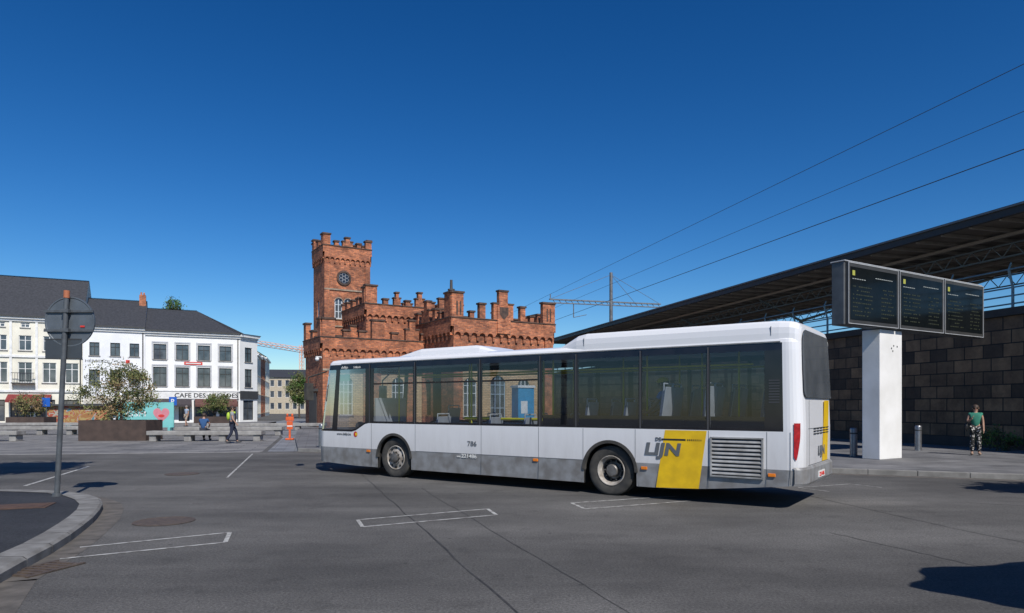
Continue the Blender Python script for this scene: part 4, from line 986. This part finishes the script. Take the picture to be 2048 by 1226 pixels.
mb=MB(); mb.box(-.24,.40,.05,.075,2.42,2.78); mb.box(-.24,.40,.046,.05,2.42,2.44,1); mb.box(-.24,.40,.046,.05,2.76,2.78,1); mb.obj('lower_plate',[M('dark_plate',(.05,.06,.07),.5),framed],ts)
mb=MB(); mb.box(.38,.46,.044,.047,2.98,3.01); mb.obj('red_sticker',[txtred],ts)
def bench(loc,rot,L_,label,h=.5,dp=.7):
    mb=MB(); mb.box(-L_/2,L_/2,-dp/2,dp/2,h-.2,h)
    n=int(L_/1.7)+1
    for k in range(n):
        x=-L_/2+.25+(L_-.5)*k/max(1,n-1); mb.box(x-.16,x+.16,-dp/2+.08,dp/2-.08,0,h-.201)
    o=mb.obj('concrete_bench',[concrete],bevel=.02,loc=loc); o.rotation_euler=(0,0,rot); tag(o,label,'bench','long concrete benches'); return o
lb='long low pale concrete bench on the plaza'
bench((-14.8,33.1,.004),R(3),5.4,lb); bench((-16.3,39.5,.004),R(4),6.0,lb); bench((-27.0,33.0,.004),R(2),6.4,lb); bench((-27,40.5,.004),R(3),9,lb)
bench((-17.5,47.5,.004),R(5),9,lb); bench((-34,49,.004),R(5),9,lb)
bw=top('orange_barrier','orange plastic roadwork beacon standing on the pavement','barrier',(-11.1,34.1,.01),R(10)); bw.scale=(.72,.72,.95)
om=M('orange_plastic',(.70,.12,.025),.5,(.5,.08,.02),6)
mb=MB(); mb.box(-.28,.28,-.22,.22,0,.09); mb.box(-.07,.07,-.06,.06,.09,.55); mb.obj('base',[om],bw,bevel=.03)
mb=MB(); mb.box(-.20,.20,-.03,.03,.55,.98); mb.box(-.27,.27,-.035,.035,1.0,1.22); mb.obj('panel',[om],bw,bevel=.015)
for x in(-.16,.16):
    mb=MB(); mb.ball((x,0,1.30),(.08,.07,.09)); mb.obj('lamp',[om],bw,smooth=60)
mb=MB(); mb.box(-.18,.18,-.036,-.033,.70,.76); mb.obj('white_band',[txtwhite],bw)
hb=top('advertising_hoarding','turquoise hoarding painted with a pink heart on the plaza','hoarding',(-24.4,46,.005),R(10))
mb=MB(); mb.box(-2.1,1.5,0,.12,.25,1.95); mb.box(-1.5,-1.35,-.3,.4,0,.25); mb.box(1.2,1.35,-.3,.4,0,.25); mb.obj('board',[M('turquoise',(.20,.52,.50),.6,(.15,.44,.42),1)],hb)
mb=MB(); pts=[]
for k in range(40):
    t=2*math.pi*k/40; pts.append((.72+.032*16*math.sin(t)**3,-.005,1.12+.036*(13*math.cos(t)-5*math.cos(2*t)-2*math.cos(3*t)-math.cos(4*t))))
mb.add(pts); mb.add([(.72+.2*math.cos(2*math.pi*k/16),-.009,1.03+.1*math.sin(2*math.pi*k/16)) for k in range(16)],1); mb.obj('heart',[M('pink',(.62,.22,.26),.6),txtred],hb)
text('GSM',.5,txtwhite,hb,(-1.5,-.005,1.0),(1,0,0),(0,0,1),width=1.2)
kk=top('painted_kiosk','kiosk wall with yellow and orange painting and flat roof','kiosk',(-35,55,.005),R(18))
def graf():
    m,nt,b=newmat('graffiti'); N=nt.nodes;L=nt.links; tc=N.new('ShaderNodeTexCoord'); n=N.new('ShaderNodeTexNoise'); n.inputs['Scale'].default_value=1.4; n.inputs['Detail'].default_value=3; n.inputs['Distortion'].default_value=1.5; L.new(tc.outputs['Object'],n.inputs[0])
    r=N.new('ShaderNodeValToRGB'); r.color_ramp.interpolation='CONSTANT'; els=r.color_ramp.elements; els[0].color=(.30,.14,.05,1); els[1].position=.60; els[1].color=(.05,.18,.22,1)
    for p,c in((.42,(.36,.26,.10,1)),(.48,(.32,.07,.04,1)),(.54,(.34,.32,.26,1))): q=els.new(p); q.color=c
    L.new(n.outputs[0],r.inputs[0]); L.new(r.outputs[0],b.inputs['Base Color']); return m
mb=MB(); mb.box(-2.1,2.1,0,2,0,1.7); mb.obj('wall',[graf()],kk); mb=MB(); mb.box(-2.3,2.3,-.3,2.2,1.7,1.85); mb.obj('roof',[framed],kk)
def psign(loc,mat,label,txt=None,rot=0,h=2.5):
    e=top('road_sign',label,'sign',loc,rot); mb=MB(); mb.tube((0,0,0),(0,0,h),.035,None,8); mb.obj('pole',[polegrey],e); mb=MB(); mb.box(-.3,.3,-.06,-.04,h-.65,h); mb.obj('plate',[mat],e,bevel=.005)
    if txt: text(txt,.55,txtwhite,e,(-.17,-.066,h-.54),(1,0,0),(0,0,1),off=.01)
bluem=M('blue_sign',(.02,.12,.5),.4)
psign((-26.3,53,.005),bluem,'blue parking sign on a thin pole','P',h=2.4); psign((-34.1,50,.005),bluem,'small blue road sign on a pole',h=2.3)
psign((-40,52,.005),txtred,'small red road sign on a pole',h=2.2)
cr=top('tower_crane','distant tower crane with pale orange lattice jib','crane',(-77,250,0),R(8)); crm=M('crane_paint',(.80,.36,.20),.6)
def lattice(mb,p,q,w,n,r=.13):
    p=Vector(p);q=Vector(q);d=(q-p).normalized();a=d.orthogonal().normalized();b=d.cross(a);cs=[a*w/2+b*w/2,a*w/2-b*w/2,-a*w/2-b*w/2,-a*w/2+b*w/2]
    for c in cs: mb.tube(p+c,q+c,r,None,4)
    for i in range(n):
        for j in range(4):
            mb.tube(p.lerp(q,i/n)+cs[j],p.lerp(q,(i+1)/n)+cs[(j+1)%4],r*.7,None,4,0,False)
mb=MB(); lattice(mb,(0,0,0),(0,0,24),1.2,18,.09); mb.obj('mast',[crm],cr); mb=MB(); lattice(mb,(1,0,22),(-17,0,24.8),1.3,10,.11); mb.tube((0,0,22),(0,0,18),.04,None,4); mb.obj('jib',[crm],cr)
pz=top('shadow_parasol','unseen oval canopy on a pole, added to cast a shadow','shadow_parasol',(6.85,3.75,0),0)  # stands outside the frame, added only for its shadow on the road
mb=MB(); mb.tube((0,0,0),(0,0,3.3),.035,None,10); mb.obj('pole',[steel],pz,smooth=50)
mb=MB(); n=40; rim=[]
for k in range(n):
    t=2*math.pi*k/n; s_=1+.05*math.cos(8*t); rim.append((1.85*s_*math.cos(t),1.0*s_*math.sin(t),3.0+.03*math.cos(8*t)))
for k in range(n): mb.add([(0,0,3.4),rim[k],rim[(k+1)%n]])
mb.obj('canopy',[M('dark_canvas',(.05,.05,.055),.9)],pz)
mb=MB(); mb.tube((0,0,0),(0,0,.08),.3,.28,20); mb.obj('base',[concrete],pz)
# ------------------------------------------------------------------ TREES
bark=M('bark',(.10,.075,.055),.9,(.06,.045,.035),6,bump=.6,bscale=20)
def tree(name,label,loc,th,cc,cr,ncl,nl,ls,mats,seed,group=None,cat='tree',clr=.3,trunk_r=.08,stems=1,base=0):
    rnd=random.Random(seed); e=top(name,label,cat,loc,0,group)
    cl=[]
    while len(cl)<ncl:
        v=Vector((rnd.uniform(-1,1),rnd.uniform(-1,1),rnd.uniform(-1,1)))
        l=v.length
        if l>1 or rnd.random()>(.25+.75*l): continue
        k=1+.22*math.sin(3*math.atan2(v.y,v.x)+seed)+.15*math.sin(5*v.z+seed)
        cl.append(Vector((cc[0]+v.x*cr[0]*k*.85,cc[1]+v.y*cr[1]*k*.85,cc[2]+v.z*cr[2]*.9*(1+.1*math.sin(4*v.x+seed)))))
    t=MB()
    for s in range(stems):
        a0=Vector((rnd.uniform(-.08,.08)*(stems>1)*3,rnd.uniform(-.08,.08)*(stems>1)*3,base))
        mid=Vector((a0.x+rnd.uniform(-.08,.08),a0.y+rnd.uniform(-.08,.08),base+th*.5)); tp_=Vector((cc[0]*.5+a0.x*1.5,cc[1]*.5+a0.y*1.5,base+th))
        t.tube(a0,mid,trunk_r,trunk_r*.85,10); t.tube(mid,tp_,trunk_r*.85,trunk_r*.7,10)
        for c in rnd.sample(cl,min(len(cl),int(18/stems)+4)):
            m_=tp_.lerp(c,.5)+Vector((rnd.uniform(-.1,.1),rnd.uniform(-.1,.1),cr[2]*.12)); t.tube(tp_,m_,trunk_r*.42,trunk_r*.25,6,0,False); t.tube(m_,c,trunk_r*.25,trunk_r*.07,5,0,False)
    t.obj('trunk',[bark],e,smooth=60)
    c_=MB()
    for c in cl:
        r_=clr*rnd.uniform(.6,1.3); mi=rnd.choices(range(len(mats)),[5,4,2][:len(mats)])[0]
        for i in range(nl):
            d=Vector((rnd.gauss(0,.5),rnd.gauss(0,.5),rnd.gauss(0,.42)))*r_; p=c+d
            a=Vector((rnd.gauss(0,1),rnd.gauss(0,1),rnd.gauss(0,.7))).normalized(); b_=a.orthogonal().normalized(); b_=Matrix.Rotation(rnd.uniform(0,6.3),3,a)@b_; q=a.cross(b_); s_=ls*rnd.uniform(.6,1.3)
            c_.add([p-b_*s_,p-q*s_*.42,p+b_*s_,p+q*s_*.42],mi if rnd.random()<.8 else rnd.randrange(len(mats)))
    c_.obj('crown',mats,e)
    return e
g1=M('leaf_mid',(.20,.20,.075),.6,(.13,.14,.045),1.5,spec=.3); g2=M('leaf_dark',(.075,.09,.035),.6,(.045,.06,.022),1.5,spec=.3); g3=M('leaf_rust',(.32,.20,.11),.6,(.24,.20,.09),1.5,spec=.3); g4=M('leaf_fresh',(.09,.17,.035),.6,(.06,.12,.025),1.5,spec=.3)
corten=M('corten_steel',(.075,.05,.04),.8,(.05,.034,.028),3,bump=.2)
def planter(loc,w,d,h,rot,label):
    e=top('steel_planter',label,'planter',loc,rot,'dark rusty steel planters'); mb=MB()
    t=.05
    mb.box(-w/2,w/2,-d/2,-d/2+t,0,h);mb.box(-w/2,w/2,d/2-t,d/2,0,h);mb.box(-w/2,-w/2+t,-d/2+t,d/2-t,0,h);mb.box(w/2-t,w/2,-d/2+t,d/2-t,0,h)
    mb.obj('box',[corten],e,bevel=.01)
    mb=MB(); mb.box(-w/2+t,w/2-t,-d/2+t,d/2-t,.02,h-.12); mb.obj('soil',[M('soil',(.06,.045,.03),.95,bump=.6)],e)
pl='large dark brown steel planter box holding a small tree'
planter((-19.5,34.1,.004),3.2,1.8,1.0,R(3),pl); planter((-22.6,52,.004),2.6,1.6,.9,R(5),pl); planter((-35.2,50,.004),2.6,1.6,.9,R(5),pl)
tree('small_tree','small multi-stemmed tree with reddish-green leaves in a steel planter',(-19.5,34.1,.85),.75,(-.1,0,1.6),(1.95,1.3,1.65),130,58,.062,[g1,g2,g3],3,clr=.36,trunk_r=.05,stems=4)
tree('small_tree','small round green tree in a steel planter',(-22.6,52,.75),.5,(0,0,1.1),(1.2,1.0,.95),45,60,.07,[g1,g2,g4],5,clr=.33,trunk_r=.05,stems=3)
tree('small_tree','small reddish-green shrub-like tree in a steel planter',(-35.2,50,.75),.5,(0,0,1.1),(1.25,1.0,.9),45,60,.07,[g1,g3,g2],6,clr=.33,trunk_r=.05,stems=3)
tree('street_tree','leafy green street tree beside the side street',(-30.2,97,0),2.2,(0,0,4.0),(1.9,1.9,2.3),90,60,.13,[g4,g1,g2],8,clr=.55,trunk_r=.14)
tree('garden_tree','dark green tree top rising behind the slate roofs',(-41,83,0),9,(0,0,13.2),(1.2,1.2,1.9),40,60,.12,[g2,g4],9,clr=.5,trunk_r=.2)
tree('street_tree','unseen tree beside the bus lane, added to cast a shadow',(12.9,10.3,0),2.8,(0,0,4.0),(1.8,.9,.6),110,90,.16,[g1,g2],12,clr=.45,trunk_r=.08)  # out-of-view tree, put in so its crown shades the right road edge
tree('street_tree','unseen tall tree added to shade the road on the left',(-9.7,8.7,0),8,(0,0,11.0),(1.6,1.8,.8),150,110,.22,[g1,g2],13,clr=.6,trunk_r=.12)  # invented caster above the frame for the shadow at the left edge
tree('shrub','low dark shrub against the station wall',(17.3,24.2,.12),.2,(0,0,.45),(.9,.5,.42),26,50,.05,[g2,g4],14,cat='shrub',clr=.22,trunk_r=.03,stems=3)
# ------------------------------------------------------------------ LIGHT / WORLD / CAMERA
el=R(46); S3=Vector((.4*math.cos(el),-.917*math.cos(el),math.sin(el)))
sun=bpy.data.lights.new('sun','SUN'); sun.energy=4.8; sun.angle=R(.5); sun.color=(1,.955,.89)
so=bpy.data.objects.new('sun',sun); COL.objects.link(so); so.rotation_euler=(-S3).to_track_quat('-Z','Y').to_euler()
w=bpy.data.worlds.new('World'); S.world=w; w.use_nodes=True; nt=w.node_tree; bg=nt.nodes['Background']
sk=nt.nodes.new('ShaderNodeTexSky'); sk.sky_type='NISHITA'; sk.sun_disc=False; sk.sun_elevation=el; sk.sun_rotation=math.atan2(S3.x,S3.y); sk.air_density=1.0; sk.dust_density=.3; sk.ozone_density=4.0; sk.altitude=300
hs_=nt.nodes.new('ShaderNodeHueSaturation'); hs_.inputs['Saturation'].default_value=1.32; hs_.inputs['Value'].default_value=.08
ga=nt.nodes.new('ShaderNodeGamma'); ga.inputs[1].default_value=1.25
nt.links.new(sk.outputs[0],hs_.inputs['Color']); nt.links.new(hs_.outputs[0],ga.inputs[0]); nt.links.new(ga.outputs[0],bg.inputs[0]); bg.inputs[1].default_value=1.55
cam=bpy.data.cameras.new('camera'); cam.lens=24.0; cam.sensor_width=36; cam.shift_y=.0972; cam.clip_end=3000; cam.clip_start=.05
co=bpy.data.objects.new('camera',cam); COL.objects.link(co); co.location=(0,0,1.7); co.rotation_euler=(R(90),0,0); S.camera=co
S.view_settings.view_transform='Standard'; S.view_settings.look='None'; S.view_settings.exposure=0
